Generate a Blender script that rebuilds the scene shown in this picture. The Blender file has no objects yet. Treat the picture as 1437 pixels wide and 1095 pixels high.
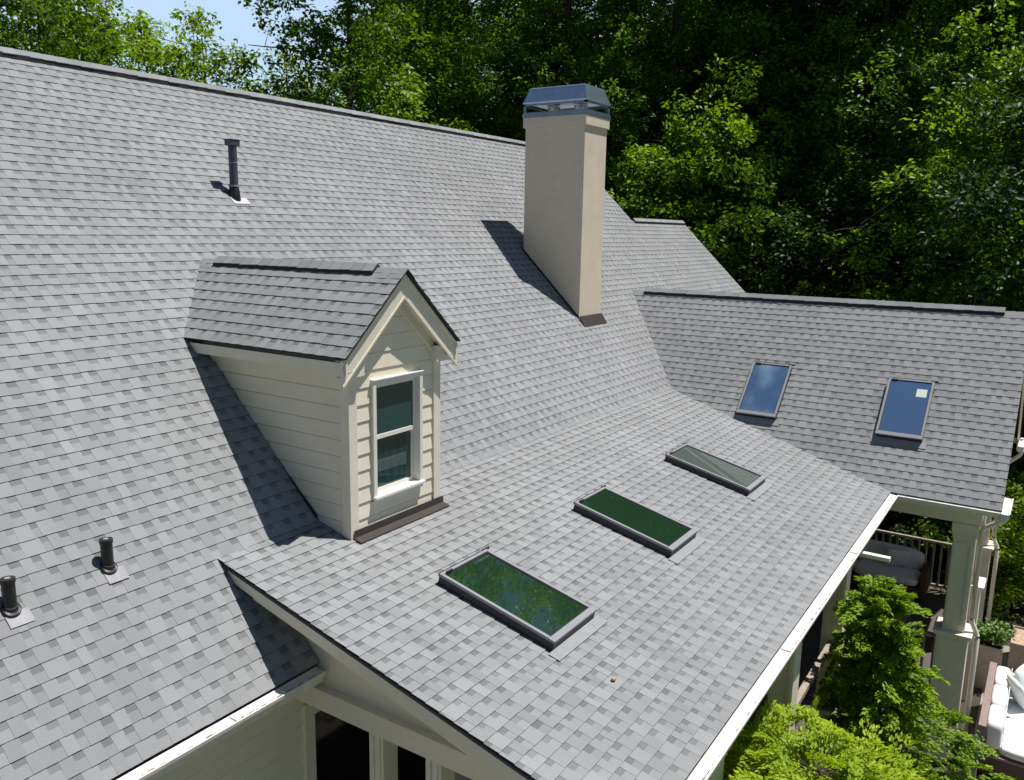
import bpy, math, random
import numpy as np
from mathutils import Vector, Matrix

# ------------------------------------------------------------------ camera, sky, sun, exposure
SC = bpy.context.scene
COL = SC.collection
YAW, PIT, ROL, FPX = 0.5811, -0.1891, 0.0170, 1166.07
def cam_axes():
    cy, sy, cp, sp = math.cos(YAW), math.sin(YAW), math.cos(PIT), math.sin(PIT)
    F = Vector((cy*cp, sy*cp, sp)); R0 = Vector((sy, -cy, 0)); U0 = R0.cross(F)
    c, s = math.cos(ROL), math.sin(ROL)
    return F, c*R0+s*U0, -s*R0+c*U0
F_, R_, U_ = cam_axes()
cd = bpy.data.cameras.new('camera'); cam = bpy.data.objects.new('camera', cd); COL.objects.link(cam)
cd.sensor_width = 36; cd.lens = FPX/1437*36; cd.clip_start = 0.1; cd.clip_end = 2000
m = Matrix.Identity(4)
for i in range(3):
    m[i][0], m[i][1], m[i][2] = R_[i], U_[i], -F_[i]
cam.matrix_world = m
SC.camera = cam

SUN = Vector((0.264, -0.254, 1.0)).normalized()
EL = math.asin(SUN.z); AZ = math.atan2(SUN.x, SUN.y)
world = bpy.data.worlds.new('World'); SC.world = world; world.use_nodes = True
nt = world.node_tree; nt.nodes.clear()
wo = nt.nodes.new('ShaderNodeOutputWorld'); bg = nt.nodes.new('ShaderNodeBackground')
sky = nt.nodes.new('ShaderNodeTexSky'); sky.sky_type = 'NISHITA'; sky.sun_disc = False
sky.sun_elevation = EL; sky.sun_rotation = AZ; sky.air_density = 0.9; sky.dust_density = 0.3; sky.ozone_density = 3.0
bg.inputs['Strength'].default_value = 0.050
tc = nt.nodes.new('ShaderNodeTexCoord')
L = nt.links.new
def wmath(op, a, b_, clamp=False):
    n = nt.nodes.new('ShaderNodeMath'); n.operation = op; n.use_clamp = clamp
    for i, q in enumerate((a, b_)):
        if isinstance(q, (int, float)): n.inputs[i].default_value = q
        else: L(q, n.inputs[i])
    return n.outputs[0]
def wmix(fac, c1, c2):
    n = nt.nodes.new('ShaderNodeMixRGB'); L(fac, n.inputs[0]); L(c1, n.inputs[1]); n.inputs[2].default_value = (*c2, 1); return n.outputs[0]
def wrange(v, a, b_, c, d):
    n = nt.nodes.new('ShaderNodeMapRange'); n.interpolation_type = 'SMOOTHSTEP'; L(v, n.inputs[0])
    for i, q in enumerate((a, b_, c, d)): n.inputs[i+1].default_value = q
    return n.outputs[0]
sep = nt.nodes.new('ShaderNodeSeparateXYZ'); L(tc.outputs['Generated'], sep.inputs[0])
hz = nt.nodes.new('ShaderNodeVectorMath'); hz.operation = 'DOT_PRODUCT'; L(tc.outputs['Generated'], hz.inputs[0]); hz.inputs[1].default_value = (0.70, 0.714, 0)
haze = wmath('MULTIPLY', wrange(sep.outputs['Z'], 0.22, 0.44, 0.85, 0.0), wrange(hz.outputs['Value'], 0.45, 0.8, 0.0, 1.0))   # a bright bank of haze low over the wood
cn = nt.nodes.new('ShaderNodeTexNoise'); cn.inputs['Scale'].default_value = 16; cn.inputs['Detail'].default_value = 7; L(tc.outputs['Generated'], cn.inputs['Vector'])
dot = nt.nodes.new('ShaderNodeVectorMath'); dot.operation = 'DOT_PRODUCT'; L(tc.outputs['Generated'], dot.inputs[0]); dot.inputs[1].default_value = Vector((-0.165, 0.262, 0.951)).normalized()
puffm = wmath('MULTIPLY', wrange(dot.outputs['Value'], 0.9968, 0.9996, 0.0, 1.0), wrange(cn.outputs['Fac'], 0.42, 0.64, 0.0, 0.5))
col = wmix(haze, sky.outputs['Color'], (10.5, 14.0, 18.5))
col = wmix(puffm, col, (13.0, 13.5, 14.5))
L(col, bg.inputs['Color'])
L(bg.outputs['Background'], wo.inputs['Surface'])

sd = bpy.data.lights.new('sun', 'SUN'); sd.energy = 5.0; sd.angle = math.radians(0.53); sd.color = (1.0, 0.965, 0.91)
sun = bpy.data.objects.new('sun', sd); COL.objects.link(sun)
sun.rotation_euler = SUN.to_track_quat('Z', 'Y').to_euler(); sun.location = (10, -10, 40)
SC.view_settings.view_transform = 'Standard'; SC.view_settings.look = 'None'
SC.view_settings.exposure = 0.27; SC.view_settings.gamma = 1.0
SC.render.engine = 'CYCLES'
SC.cycles.max_bounces = 6; SC.cycles.diffuse_bounces = 3; SC.cycles.glossy_bounces = 3
SC.cycles.transmission_bounces = 3; SC.cycles.transparent_max_bounces = 6
SC.cycles.sample_clamp_indirect = 4.0

GZ = -8.3            # ground height; the camera is the origin

# ------------------------------------------------------------------ materials
def mat(name, col, rough=0.6, metal=0.0, spec=0.5, noise=0.0, nscale=8.0, bump=0.0, bscale=60.0, stretch=None, ior=None):
    M = bpy.data.materials.new(name); M.use_nodes = True
    t = M.node_tree; b = t.nodes['Principled BSDF']
    b.inputs['Roughness'].default_value = rough; b.inputs['Metallic'].default_value = metal
    b.inputs['Specular IOR Level'].default_value = spec
    if ior: b.inputs['IOR'].default_value = ior
    b.inputs['Base Color'].default_value = (*col, 1)
    if noise or bump:
        g = t.nodes.new('ShaderNodeNewGeometry')
        mp = t.nodes.new('ShaderNodeMapping'); t.links.new(g.outputs['Position'], mp.inputs['Vector'])
        if stretch: mp.inputs['Scale'].default_value = stretch
    if noise:
        n = t.nodes.new('ShaderNodeTexNoise'); n.inputs['Scale'].default_value = nscale; n.inputs['Detail'].default_value = 6
        n.inputs['Roughness'].default_value = 0.65
        t.links.new(mp.outputs['Vector'], n.inputs['Vector'])
        r = t.nodes.new('ShaderNodeMapRange'); r.inputs['From Min'].default_value = 0.3; r.inputs['From Max'].default_value = 0.7
        r.inputs['To Min'].default_value = 1-noise; r.inputs['To Max'].default_value = 1+noise
        t.links.new(n.outputs['Fac'], r.inputs['Value'])
        v = t.nodes.new('ShaderNodeVectorMath'); v.operation = 'SCALE'; v.inputs[0].default_value = col
        t.links.new(r.outputs['Result'], v.inputs['Scale']); t.links.new(v.outputs['Vector'], b.inputs['Base Color'])
    if bump:
        n2 = t.nodes.new('ShaderNodeTexNoise'); n2.inputs['Scale'].default_value = bscale; n2.inputs['Detail'].default_value = 4
        t.links.new(mp.outputs['Vector'], n2.inputs['Vector'])
        bp = t.nodes.new('ShaderNodeBump'); bp.inputs['Strength'].default_value = bump; bp.inputs['Distance'].default_value = 0.01
        t.links.new(n2.outputs['Fac'], bp.inputs['Height']); t.links.new(bp.outputs['Normal'], b.inputs['Normal'])
    return M

def shingle_mat():
    M = bpy.data.materials.new('asphalt shingle'); M.use_nodes = True
    t = M.node_tree; b = t.nodes['Principled BSDF']; b.inputs['Roughness'].default_value = 0.9
    b.inputs['Specular IOR Level'].default_value = 0.25
    at = t.nodes.new('ShaderNodeAttribute'); at.attribute_name = 'tone'
    rp = t.nodes.new('ShaderNodeValToRGB'); e = rp.color_ramp.elements
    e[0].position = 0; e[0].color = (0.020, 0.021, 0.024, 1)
    e[1].position = 1; e[1].color = (0.362, 0.370, 0.378, 1)
    for p, c in ((0.3, (0.100, 0.103, 0.107)), (0.55, (0.186, 0.191, 0.197)), (0.8, (0.286, 0.293, 0.301))):
        q = e.new(p); q.color = (*c, 1)
    g = t.nodes.new('ShaderNodeNewGeometry')
    n1 = t.nodes.new('ShaderNodeTexNoise'); n1.inputs['Scale'].default_value = 90; n1.inputs['Detail'].default_value = 3; n1.inputs['Roughness'].default_value = 0.8
    n2 = t.nodes.new('ShaderNodeTexNoise'); n2.inputs['Scale'].default_value = 0.55; n2.inputs['Detail'].default_value = 5
    for n in (n1, n2): t.links.new(g.outputs['Position'], n.inputs['Vector'])
    a = t.nodes.new('ShaderNodeMath'); a.operation = 'MULTIPLY_ADD'; a.inputs[1].default_value = 0.34; a.inputs[2].default_value = 0.83
    t.links.new(n1.outputs['Fac'], a.inputs[0])
    c = t.nodes.new('ShaderNodeMath'); c.operation = 'MULTIPLY_ADD'; c.inputs[1].default_value = 0.34; c.inputs[2].default_value = 0.83
    t.links.new(n2.outputs['Fac'], c.inputs[0])
    mp = t.nodes.new('ShaderNodeMapping'); mp.inputs['Scale'].default_value = (3.2, 0.35, 0.35); t.links.new(g.outputs['Position'], mp.inputs['Vector'])
    n3 = t.nodes.new('ShaderNodeTexNoise'); n3.inputs['Scale'].default_value = 1.0; n3.inputs['Detail'].default_value = 4; t.links.new(mp.outputs['Vector'], n3.inputs['Vector'])
    c3 = t.nodes.new('ShaderNodeMath'); c3.operation = 'MULTIPLY_ADD'; c3.inputs[1].default_value = 0.20; c3.inputs[2].default_value = 0.90; t.links.new(n3.outputs['Fac'], c3.inputs[0])
    d0 = t.nodes.new('ShaderNodeMath'); d0.operation = 'MULTIPLY'; t.links.new(c3.outputs[0], d0.inputs[0]); t.links.new(c.outputs[0], d0.inputs[1])
    d = t.nodes.new('ShaderNodeMath'); d.operation = 'MULTIPLY'; t.links.new(a.outputs[0], d.inputs[0]); t.links.new(d0.outputs[0], d.inputs[1])
    v = t.nodes.new('ShaderNodeVectorMath'); v.operation = 'SCALE'
    t.links.new(at.outputs['Fac'], rp.inputs['Fac']); t.links.new(rp.outputs['Color'], v.inputs[0]); t.links.new(d.outputs[0], v.inputs['Scale'])
    t.links.new(v.outputs['Vector'], b.inputs['Base Color'])
    bp = t.nodes.new('ShaderNodeBump'); bp.inputs['Strength'].default_value = 0.5; bp.inputs['Distance'].default_value = 0.004
    t.links.new(n1.outputs['Fac'], bp.inputs['Height']); t.links.new(bp.outputs['Normal'], b.inputs['Normal'])
    return M

def leaf_mat(name, dark, light, trans=0.35, rough=0.45, spec=0.5):
    M = bpy.data.materials.new(name); M.use_nodes = True
    t = M.node_tree; b = t.nodes['Principled BSDF']; b.inputs['Roughness'].default_value = rough
    b.inputs['Specular IOR Level'].default_value = spec
    at = t.nodes.new('ShaderNodeAttribute'); at.attribute_name = 'tone'
    rp = t.nodes.new('ShaderNodeValToRGB'); e = rp.color_ramp.elements
    e[0].color = (*dark, 1); e[1].color = (*light, 1)
    t.links.new(at.outputs['Fac'], rp.inputs['Fac']); t.links.new(rp.outputs['Color'], b.inputs['Base Color'])
    tr = t.nodes.new('ShaderNodeBsdfTranslucent')
    s = t.nodes.new('ShaderNodeVectorMath'); s.operation = 'MULTIPLY'; s.inputs[1].default_value = (1.5, 1.5, 0.6)
    t.links.new(rp.outputs['Color'], s.inputs[0]); t.links.new(s.outputs['Vector'], tr.inputs['Color'])
    mx = t.nodes.new('ShaderNodeMixShader'); mx.inputs[0].default_value = trans
    t.links.new(b.outputs[0], mx.inputs[1]); t.links.new(tr.outputs[0], mx.inputs[2])
    t.links.new(mx.outputs[0], t.nodes['Material Output'].inputs['Surface'])
    return M

def glass_mat(name, col, ior, rough=0.015, wave=None):
    M = mat(name, col, rough=rough, ior=ior)
    if wave:
        t = M.node_tree; b = t.nodes['Principled BSDF']
        g = t.nodes.new('ShaderNodeNewGeometry'); w = t.nodes.new('ShaderNodeTexWave')
        w.bands_direction = wave[0]; w.inputs['Scale'].default_value = wave[1]; w.inputs['Distortion'].default_value = wave[3] if len(wave) > 3 else 0.4
        w.inputs['Detail'].default_value = 1
        t.links.new(g.outputs['Position'], w.inputs['Vector'])
        mx = t.nodes.new('ShaderNodeMixRGB'); mx.inputs[1].default_value = (*col, 1); mx.inputs[2].default_value = (*wave[2], 1)
        t.links.new(w.outputs['Fac'], mx.inputs[0]); t.links.new(mx.outputs[0], b.inputs['Base Color'])
    return M

SHINGLE = shingle_mat()
DECK = mat('dark drip edge', (0.018, 0.018, 0.02), 0.8)
CREAM = mat('cream painted siding', (0.80, 0.735, 0.585), 0.55, noise=0.06, nscale=3, bump=0.05, bscale=90)
LAP_SHADE = mat('painted lap shade', (0.36, 0.31, 0.20), 0.8)  # shadow line under each siding board, painted onto its bevel
TRIM = mat('cream painted trim', (0.77, 0.71, 0.58), 0.5, noise=0.05, nscale=5)
WHITE = mat('white window paint', (0.76, 0.735, 0.67), 0.4, noise=0.03, nscale=6)
GUTTER = mat('off white gutter enamel', (0.74, 0.72, 0.67), 0.4, noise=0.10, nscale=9)
STUCCO = mat('tan stucco', (0.72, 0.62, 0.48), 0.85, noise=0.06, nscale=2.2, bump=0.35, bscale=140)
DULLMETAL = mat('weathered cap steel', (0.26, 0.32, 0.38), 0.4, metal=0.9, noise=0.2, nscale=9)
METAL = mat('galvanised sheet', (0.80, 0.84, 0.90), 0.30, metal=1.0, noise=0.10, nscale=7)
DARKHOLE = mat('soot black', (0.01, 0.01, 0.01), 0.9)
BROWNMETAL = mat('brown flashing metal', (0.042, 0.033, 0.030), 0.5, noise=0.15, nscale=10)
LEAD = mat('grey flashing metal', (0.27, 0.265, 0.285), 0.6, metal=0.0, noise=0.2, nscale=14)
LEADL = mat('light flashing metal', (0.48, 0.48, 0.51), 0.5)
PIPE = mat('blue grey painted pipe', (0.055, 0.068, 0.085), 0.45, noise=0.2, nscale=12)
RUBBER = mat('black vent plastic', (0.016, 0.016, 0.018), 0.45, noise=0.2, nscale=20)
FRAME = mat('grey skylight cladding', (0.26, 0.265, 0.285), 0.42, noise=0.06, nscale=10)
CURB = mat('charcoal skylight curb', (0.026, 0.028, 0.034), 0.55, noise=0.15, nscale=10)
PANE_G = glass_mat('porch skylight glass', (0.013, 0.036, 0.017), 2.9, rough=0.02)
PANE_B = mat('mirror coated skylight glass', (0.55, 0.80, 1.0), 0.02, metal=0.95)
PANE_SHADE = glass_mat('skylight glass over pleated shade', (0.03, 0.045, 0.035), 2.0, wave=('X', 14, (0.14, 0.16, 0.15)))
PANE_T = glass_mat('sash glass before blind', (0.016, 0.060, 0.055), 1.8, wave=('Z', 9, (0.020, 0.068, 0.062)))
PANE_L = glass_mat('sash glass before curtain', (0.012, 0.040, 0.040), 1.8, wave=('X', 3, (0.018, 0.052, 0.050), 6.0))
DARKGLASS = glass_mat('dark porch glass', (0.006, 0.006, 0.006), 1.45, 0.05)
STICKER = mat('paper sticker', (0.55, 0.62, 0.55), 0.6)
WOODRAIL = mat('weathered rail wood', (0.32, 0.27, 0.215), 0.7, noise=0.25, nscale=14)
FLOORWOOD = mat('grey porch boards', (0.085, 0.072, 0.062), 0.65, noise=0.25, nscale=3, stretch=(1, 9, 1))
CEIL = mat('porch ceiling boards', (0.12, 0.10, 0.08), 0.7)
GROUND = mat('leaf litter ground', (0.055, 0.043, 0.028), 0.95, noise=0.45, nscale=1.6, bump=0.4, bscale=12)
PATIO = mat('pale patio pavers', (0.27, 0.235, 0.20), 0.8, noise=0.25, nscale=4)
BARK = mat('grey brown bark', (0.055, 0.045, 0.036), 0.9, noise=0.4, nscale=6, bump=0.6, bscale=22, stretch=(3, 3, 0.5))
CUSHION = mat('white outdoor fabric', (0.80, 0.79, 0.79), 0.85, noise=0.03, nscale=9, bump=0.2, bscale=9)
PILLOWW = mat('pale pillow fabric', (0.70, 0.75, 0.73), 0.85, bump=0.2, bscale=10)
GREYCUSH = mat('pale grey indoor fabric', (0.82, 0.80, 0.78), 0.9)
SOFABASE = mat('brown woven sofa base', (0.085, 0.055, 0.042), 0.7, noise=0.25, nscale=30)
SOFARAIL = mat('faded sofa rail wood', (0.25, 0.19, 0.175), 0.65, noise=0.2, nscale=20)
PLANTERM = mat('tan planter box', (0.36, 0.30, 0.235), 0.8, noise=0.18, nscale=12)
SOIL = mat('potting soil', (0.03, 0.022, 0.016), 0.95)
OUTSAND = mat('sandy fill', (0.42, 0.31, 0.21), 0.95, noise=0.4, nscale=20)
LEAFLITTER = mat('dry tan leaf', (0.42, 0.30, 0.20), 0.8)
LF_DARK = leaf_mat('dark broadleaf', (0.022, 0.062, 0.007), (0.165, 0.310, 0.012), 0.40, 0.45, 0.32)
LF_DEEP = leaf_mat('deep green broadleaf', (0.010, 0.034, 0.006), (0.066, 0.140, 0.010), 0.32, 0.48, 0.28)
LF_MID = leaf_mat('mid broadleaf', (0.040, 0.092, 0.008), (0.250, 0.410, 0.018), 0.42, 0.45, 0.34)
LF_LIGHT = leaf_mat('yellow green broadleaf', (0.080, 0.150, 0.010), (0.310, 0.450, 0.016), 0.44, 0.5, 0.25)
LF_CYP = leaf_mat('cypress spray', (0.075, 0.160, 0.008), (0.290, 0.420, 0.016), 0.30, 0.55, 0.3)
LF_YEL = leaf_mat('yellow green foliage', (0.150, 0.260, 0.008), (0.420, 0.520, 0.018), 0.38, 0.55, 0.3)
LF_POT = leaf_mat('potted plant leaf', (0.05, 0.13, 0.02), (0.20, 0.33, 0.07), 0.25, 0.45)

# ------------------------------------------------------------------ mesh building
class MB:
    def __init__(s): s.v = []; s.f = []; s.mi = []; s.t = []
    def face(s, pts, mi=0, tone=0.5):
        n = len(s.v); s.v.extend([tuple(p) for p in pts]); s.f.append(tuple(range(n, n+len(pts)))); s.mi.append(mi); s.t.append(tone)
    def prism(s, poly, ext, mi=0, tone=0.5, mside=None, smooth=False):
        """closed solid: polygon (3-D points) swept by vector ext"""
        ext = Vector(ext); n = len(s.v); k = len(poly); P = [Vector(p) for p in poly]
        nrm = Vector((0, 0, 0))
        for i in range(k): nrm += P[i].cross(P[(i+1) % k])
        if nrm.dot(ext) > 0: P.reverse()
        s.v.extend([tuple(p) for p in P]); s.v.extend([tuple(p+ext) for p in P])
        s.f.append(tuple(range(n, n+k))); s.f.append(tuple(range(n+2*k-1, n+k-1, -1)))
        s.mi += [mi, mi]; s.t += [tone]*2
        for i in range(k):
            j = (i+1) % k; s.f.append((n+j, n+i, n+k+i, n+k+j)); s.mi.append(mi if mside is None else mside); s.t.append(tone)
    def box(s, a, b, mi=0):
        s.prism([(a[0], a[1], a[2]), (b[0], a[1], a[2]), (b[0], b[1], a[2]), (a[0], b[1], a[2])], (0, 0, b[2]-a[2]), mi)
    def obox(s, c, ax, ay, az, mi=0):
        """oriented box: centre, three half-axis vectors"""
        c, ax, ay, az = map(Vector, (c, ax, ay, az))
        s.prism([c-ax-ay-az, c+ax-ay-az, c+ax+ay-az, c-ax+ay-az], 2*az, mi)
    def rings(s, rings, mi=0, cap=True, closed=False):
        n = len(s.v); k = len(rings[0])
        for r in rings: s.v.extend([tuple(p) for p in r])
        m_ = len(rings)
        for i in range(m_-1 if not closed else m_):
            a = n+i*k; b = n+((i+1) % m_)*k
            for j in range(k):
                q = (j+1) % k; s.f.append((a+j, a+q, b+q, b+j)); s.mi.append(mi); s.t.append(0.5)
        if cap and not closed:
            s.f.append(tuple(range(n+k-1, n-1, -1))); s.f.append(tuple(range(n+(m_-1)*k, n+m_*k))); s.mi += [mi, mi]; s.t += [.5, .5]
    def tube(s, pts, r, seg=12, mi=0):
        pts = [Vector(p) for p in pts]; rs = r if isinstance(r, (list, tuple)) else [r]*len(pts); R = []
        for i, p in enumerate(pts):
            d = (pts[min(i+1, len(pts)-1)]-pts[max(i-1, 0)]).normalized()
            a = d.orthogonal().normalized() if abs(d.z) > .99 else d.cross(Vector((0, 0, 1))).normalized()
            if abs(d.z) > .99: a = Vector((1, 0, 0)); a = (a-d*a.dot(d)).normalized()
            b = d.cross(a)
            R.append([p+rs[i]*(math.cos(2*math.pi*j/seg)*a+math.sin(2*math.pi*j/seg)*b) for j in range(seg)])
        s.rings(R, mi)
    def sweep(s, prof, p0, p1, out, mi=0):
        """extrude a profile (out, up) from p0 to p1"""
        p0, p1, out = Vector(p0), Vector(p1), Vector(out)
        s.prism([p0+out*a+Vector((0, 0, b)) for a, b in prof], p1-p0, mi)

ORG = {}
def place(o, parent, wo):
    ORG[o.name] = Vector(wo)
    if parent is not None:
        o.parent = parent; o.location = Vector(wo)-ORG[parent.name]
    else: o.location = wo
def mk(name, b, mats, parent=None, smooth=False, bevel=0, tone=False, sub=0):
    if not isinstance(mats, (list, tuple)): mats = [mats]
    V = np.array(b.v, float); lo, hi = V.min(0), V.max(0); o0 = Vector(((lo[0]+hi[0])/2, (lo[1]+hi[1])/2, lo[2]))
    me = bpy.data.meshes.new(name); me.from_pydata((V-np.array(o0)).tolist(), [], b.f)
    for q in mats: me.materials.append(q)
    me.polygons.foreach_set('material_index', b.mi)
    if tone:
        at = me.attributes.new('tone', 'FLOAT', 'FACE'); at.data.foreach_set('value', b.t)
    if smooth: me.polygons.foreach_set('use_smooth', [True]*len(me.polygons))
    me.update()
    o = bpy.data.objects.new(name, me); COL.objects.link(o); place(o, parent, o0)
    if bevel:
        md = o.modifiers.new('bevel', 'BEVEL'); md.width = bevel; md.segments = 2; md.limit_method = 'ANGLE'
        md.harden_normals = False
    if sub:
        md = o.modifiers.new('sub', 'SUBSURF'); md.levels = sub; md.render_levels = sub
    return o
def thing(name, label, cat, loc, group=None):
    o = bpy.data.objects.new(name, None); COL.objects.link(o); o.empty_display_size = 0.2
    place(o, None, loc); tag(o, label, cat, group); return o
def tag(o, label, cat, group=None):
    o['label'] = label; o['category'] = cat
    if group: o['group'] = group
    return o
def structure(o, label=None, cat=None):
    o['kind'] = 'structure'
    if label: o['label'] = label
    if cat: o['category'] = cat
    return o

def clip(poly, conv):
    """Sutherland-Hodgman of a 2-D polygon with a counter-clockwise convex one"""
    out = poly
    for i in range(len(conv)):
        a = conv[i]; b = conv[(i+1) % len(conv)]; ex, ey = b[0]-a[0], b[1]-a[1]
        inp = out; out = []
        if not inp: return []
        dd = [ex*(p[1]-a[1])-ey*(p[0]-a[0]) for p in inp]
        for j in range(len(inp)):
            p, q, dp, dq = inp[j], inp[(j+1) % len(inp)], dd[j], dd[(j+1) % len(inp)]
            if dp >= 0: out.append(p)
            if (dp >= 0) != (dq >= 0):
                t = dp/(dp-dq); out.append((p[0]+t*(q[0]-p[0]), p[1]+t*(q[1]-p[1])))
    return out if len(out) > 2 else []
def clip_seg(p, q, conv):
    t0, t1 = 0.0, 1.0
    for i in range(len(conv)):
        a = conv[i]; b = conv[(i+1) % len(conv)]; ex, ey = b[0]-a[0], b[1]-a[1]
        dp = ex*(p[1]-a[1])-ey*(p[0]-a[0]); dq = ex*(q[1]-a[1])-ey*(q[0]-a[0])
        if dp < 0 and dq < 0: return None
        if (dp >= 0) != (dq >= 0):
            t = dp/(dp-dq)
            if dp < 0: t0 = max(t0, t)
            else: t1 = min(t1, t)
    if t1-t0 < 1e-4: return None
    f = lambda t: (p[0]+t*(q[0]-p[0]), p[1]+t*(q[1]-p[1]))
    return f(t0), f(t1)
def ccw(poly):
    a = sum(poly[i][0]*poly[(i+1) % len(poly)][1]-poly[(i+1) % len(poly)][0]*poly[i][1] for i in range(len(poly)))
    return poly if a > 0 else poly[::-1]

EXPO = 0.138
def shingles(b, O, U, V, polys, seed, v_off=0.0):
    """laminated shingles laid course by course: raised tabs over a lower layer, butts and tab sides are real steps"""
    rng = random.Random(seed); O, U, V = Vector(O), Vector(U), Vector(V); N = U.cross(V)
    for poly in polys:
        poly = ccw(poly)
        us = [p[0] for p in poly]; vs = [p[1] for p in poly]
        k0 = math.floor((min(vs)-v_off)/EXPO); k1 = math.ceil((max(vs)-v_off)/EXPO)
        for k in range(k0, k1):
            rr = random.Random(seed*7919+k*31+1)
            v0 = v_off+k*EXPO; v1 = v0+EXPO; u = min(us)-rr.random()*0.6
            u = math.floor(min(us))-1+rr.random()*0.9; row = rr.uniform(-0.015, 0.015)
            def put(ua, ub, va, vb, ha, hb, tone, mi=0):
                q = clip([(ua, va), (ub, va), (ub, vb), (ua, vb)], poly)
                if q: b.face([O+U*x+V*y+N*(ha+(hb-ha)*(y-va)/(vb-va)) for x, y in q], mi, tone)
            while u < max(us):
                w = rr.choice((rr.uniform(.065, .10), rr.uniform(.085, .13), rr.uniform(.11, .16))); g = rr.choice((rr.uniform(.055, .08), rr.uniform(.065, .10), 0.085))
                if u+w+g > min(us):
                    tn = min(1, max(.3, rr.choice((.67, .69, .71, .73, .75, .77))+rr.uniform(-.02, .02)+row))
                    j = rr.uniform(-.003, .003); h = .0125+rr.uniform(-.001, .001)
                    put(u, u+w, v0+j, v1+.004, h, .005, tn)
                    if rr.random() < .45 and w > .16:       # shake line printed across a wide tab
                        pass
                    # butt face, tab sides
                    def wall(p, q, ha, la, hb, lb, tone):
                        sg = clip_seg(p, q, poly)
                        if sg:
                            p, q = sg; A, B = O+U*p[0]+V*p[1], O+U*q[0]+V*q[1]
                            b.face([A+N*la, B+N*lb, B+N*hb, A+N*ha], 0, tone)
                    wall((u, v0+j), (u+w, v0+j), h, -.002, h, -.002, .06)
                    wall((u, v1), (u, v0+j), .004, .001, h, .008, .50)
                    wall((u+w, v0+j), (u+w, v1), h, .003, .005, .003, .50)
                    g0, g1 = u+w, u+w+g; tg = min(1, max(.2, rr.choice((.66, .69, .72, .74))+rr.uniform(-.02, .02)+row))
                    vm = v0+EXPO*rr.uniform(.56, .64); hm = .0108+( .003-.0108)*(vm-v0)/EXPO
                    put(g0, g1, v0, vm, .0108, hm, tg); put(g0, g1, vm, v1+.004, hm, .003, tg-rr.uniform(.15, .24))
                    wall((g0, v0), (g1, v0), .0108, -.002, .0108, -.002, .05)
                u += w+g
def deck(b, O, U, V, poly, thick=0.014, top=-0.004, mi=1):
    O, U, V = Vector(O), Vector(U), Vector(V); N = U.cross(V)
    b.prism([O+U*x+V*y+N*top for x, y in ccw(poly)], -N*thick, mi)
def laps(b, O, U, V, poly, e=0.165, h=0.022, mi=0, seed=0):
    """lap siding as real wedge boards in a wall plane"""
    O, U, V = Vector(O), Vector(U), Vector(V); N = U.cross(V); poly = ccw(poly)
    vs = [p[1] for p in poly]; us = [p[0] for p in poly]; k0 = math.floor(min(vs)/e)
    for k in range(k0, math.ceil(max(vs)/e)):
        v0, v1 = k*e, (k+1)*e
        q = clip([(min(us), v0), (max(us), v0), (max(us), v1), (min(us), v1)], poly)
        if not q: continue
        q2 = clip(q, [(min(us)-1, v0+.009), (max(us)+1, v0+.009), (max(us)+1, v1), (min(us)-1, v1)])
        if q2: b.face([O+U*x+V*y+N*(h*(v1-y)/e+.002) for x, y in q2], mi)
        lo = [p for p in q if abs(p[1]-v0) < 1e-6]
        if len(lo) >= 2:
            xa, xb = min(p[0] for p in lo), max(p[0] for p in lo)
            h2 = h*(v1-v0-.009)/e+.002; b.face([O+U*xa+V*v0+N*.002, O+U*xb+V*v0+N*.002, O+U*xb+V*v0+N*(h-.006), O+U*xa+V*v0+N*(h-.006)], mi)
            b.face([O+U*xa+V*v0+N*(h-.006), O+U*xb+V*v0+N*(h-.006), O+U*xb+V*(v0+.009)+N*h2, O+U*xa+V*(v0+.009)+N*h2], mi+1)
def ridge_cap(b, p0, p1, da, db, w=0.15, e=0.16, lift=0.02, seed=0, mi=0):
    """overlapping folded cap pieces along a ridge; da, db are unit down-slope vectors on either side"""
    p0, p1, da, db = Vector(p0), Vector(p1), Vector(da), Vector(db); d = (p1-p0); Ln = d.length; d /= Ln
    up = Vector((0, 0, 1)); n = max(1, round(Ln/e)); e = Ln/n; rng = random.Random(seed)
    for i in range(n):
        t0, t1 = i*e, min(Ln, (i+1)*e+.012); a = p0+d*t0; c = p0+d*t1; ha, hc = lift+.004, lift+.009
        tn = rng.choice((.64, .67, .70, .73, .76)); ww = w+rng.uniform(-.006, .006)
        for dd, fl in ((da, 1), (db, 0)):
            A, B = a+up*ha, c+up*hc
            q = [A, B, B+dd*ww, A+dd*ww]
            if (q[1]-q[0]).cross(q[2]-q[1]).z < 0: q.reverse()
            b.face(q, mi, tn)
            b.face([A+dd*ww, B+dd*ww, B+dd*ww-up*.012, A+dd*ww-up*.012], mi, .1)
        b.face([c+up*hc, c+up*hc+da*ww, c+up*(hc-.012)+da*ww, c+up*(hc-.014)], mi, .35)
        b.face([c+up*hc, c+up*hc+db*ww, c+up*(hc-.012)+db*ww, c+up*(hc-.014)], mi, .35)
def ridge_vent(b, p0, p1, da, db, w=0.105, h=0.065, mi=1):
    p0, p1, da, db = Vector(p0), Vector(p1), Vector(da), Vector(db); up = Vector((0, 0, 1))
    prof = [p0+up*h, p0+up*h+da*w, p0+da*w+up*.004, p0, p0+db*w+up*.004, p0+up*h+db*w]
    b.prism(prof, p1-p0, mi)

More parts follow.
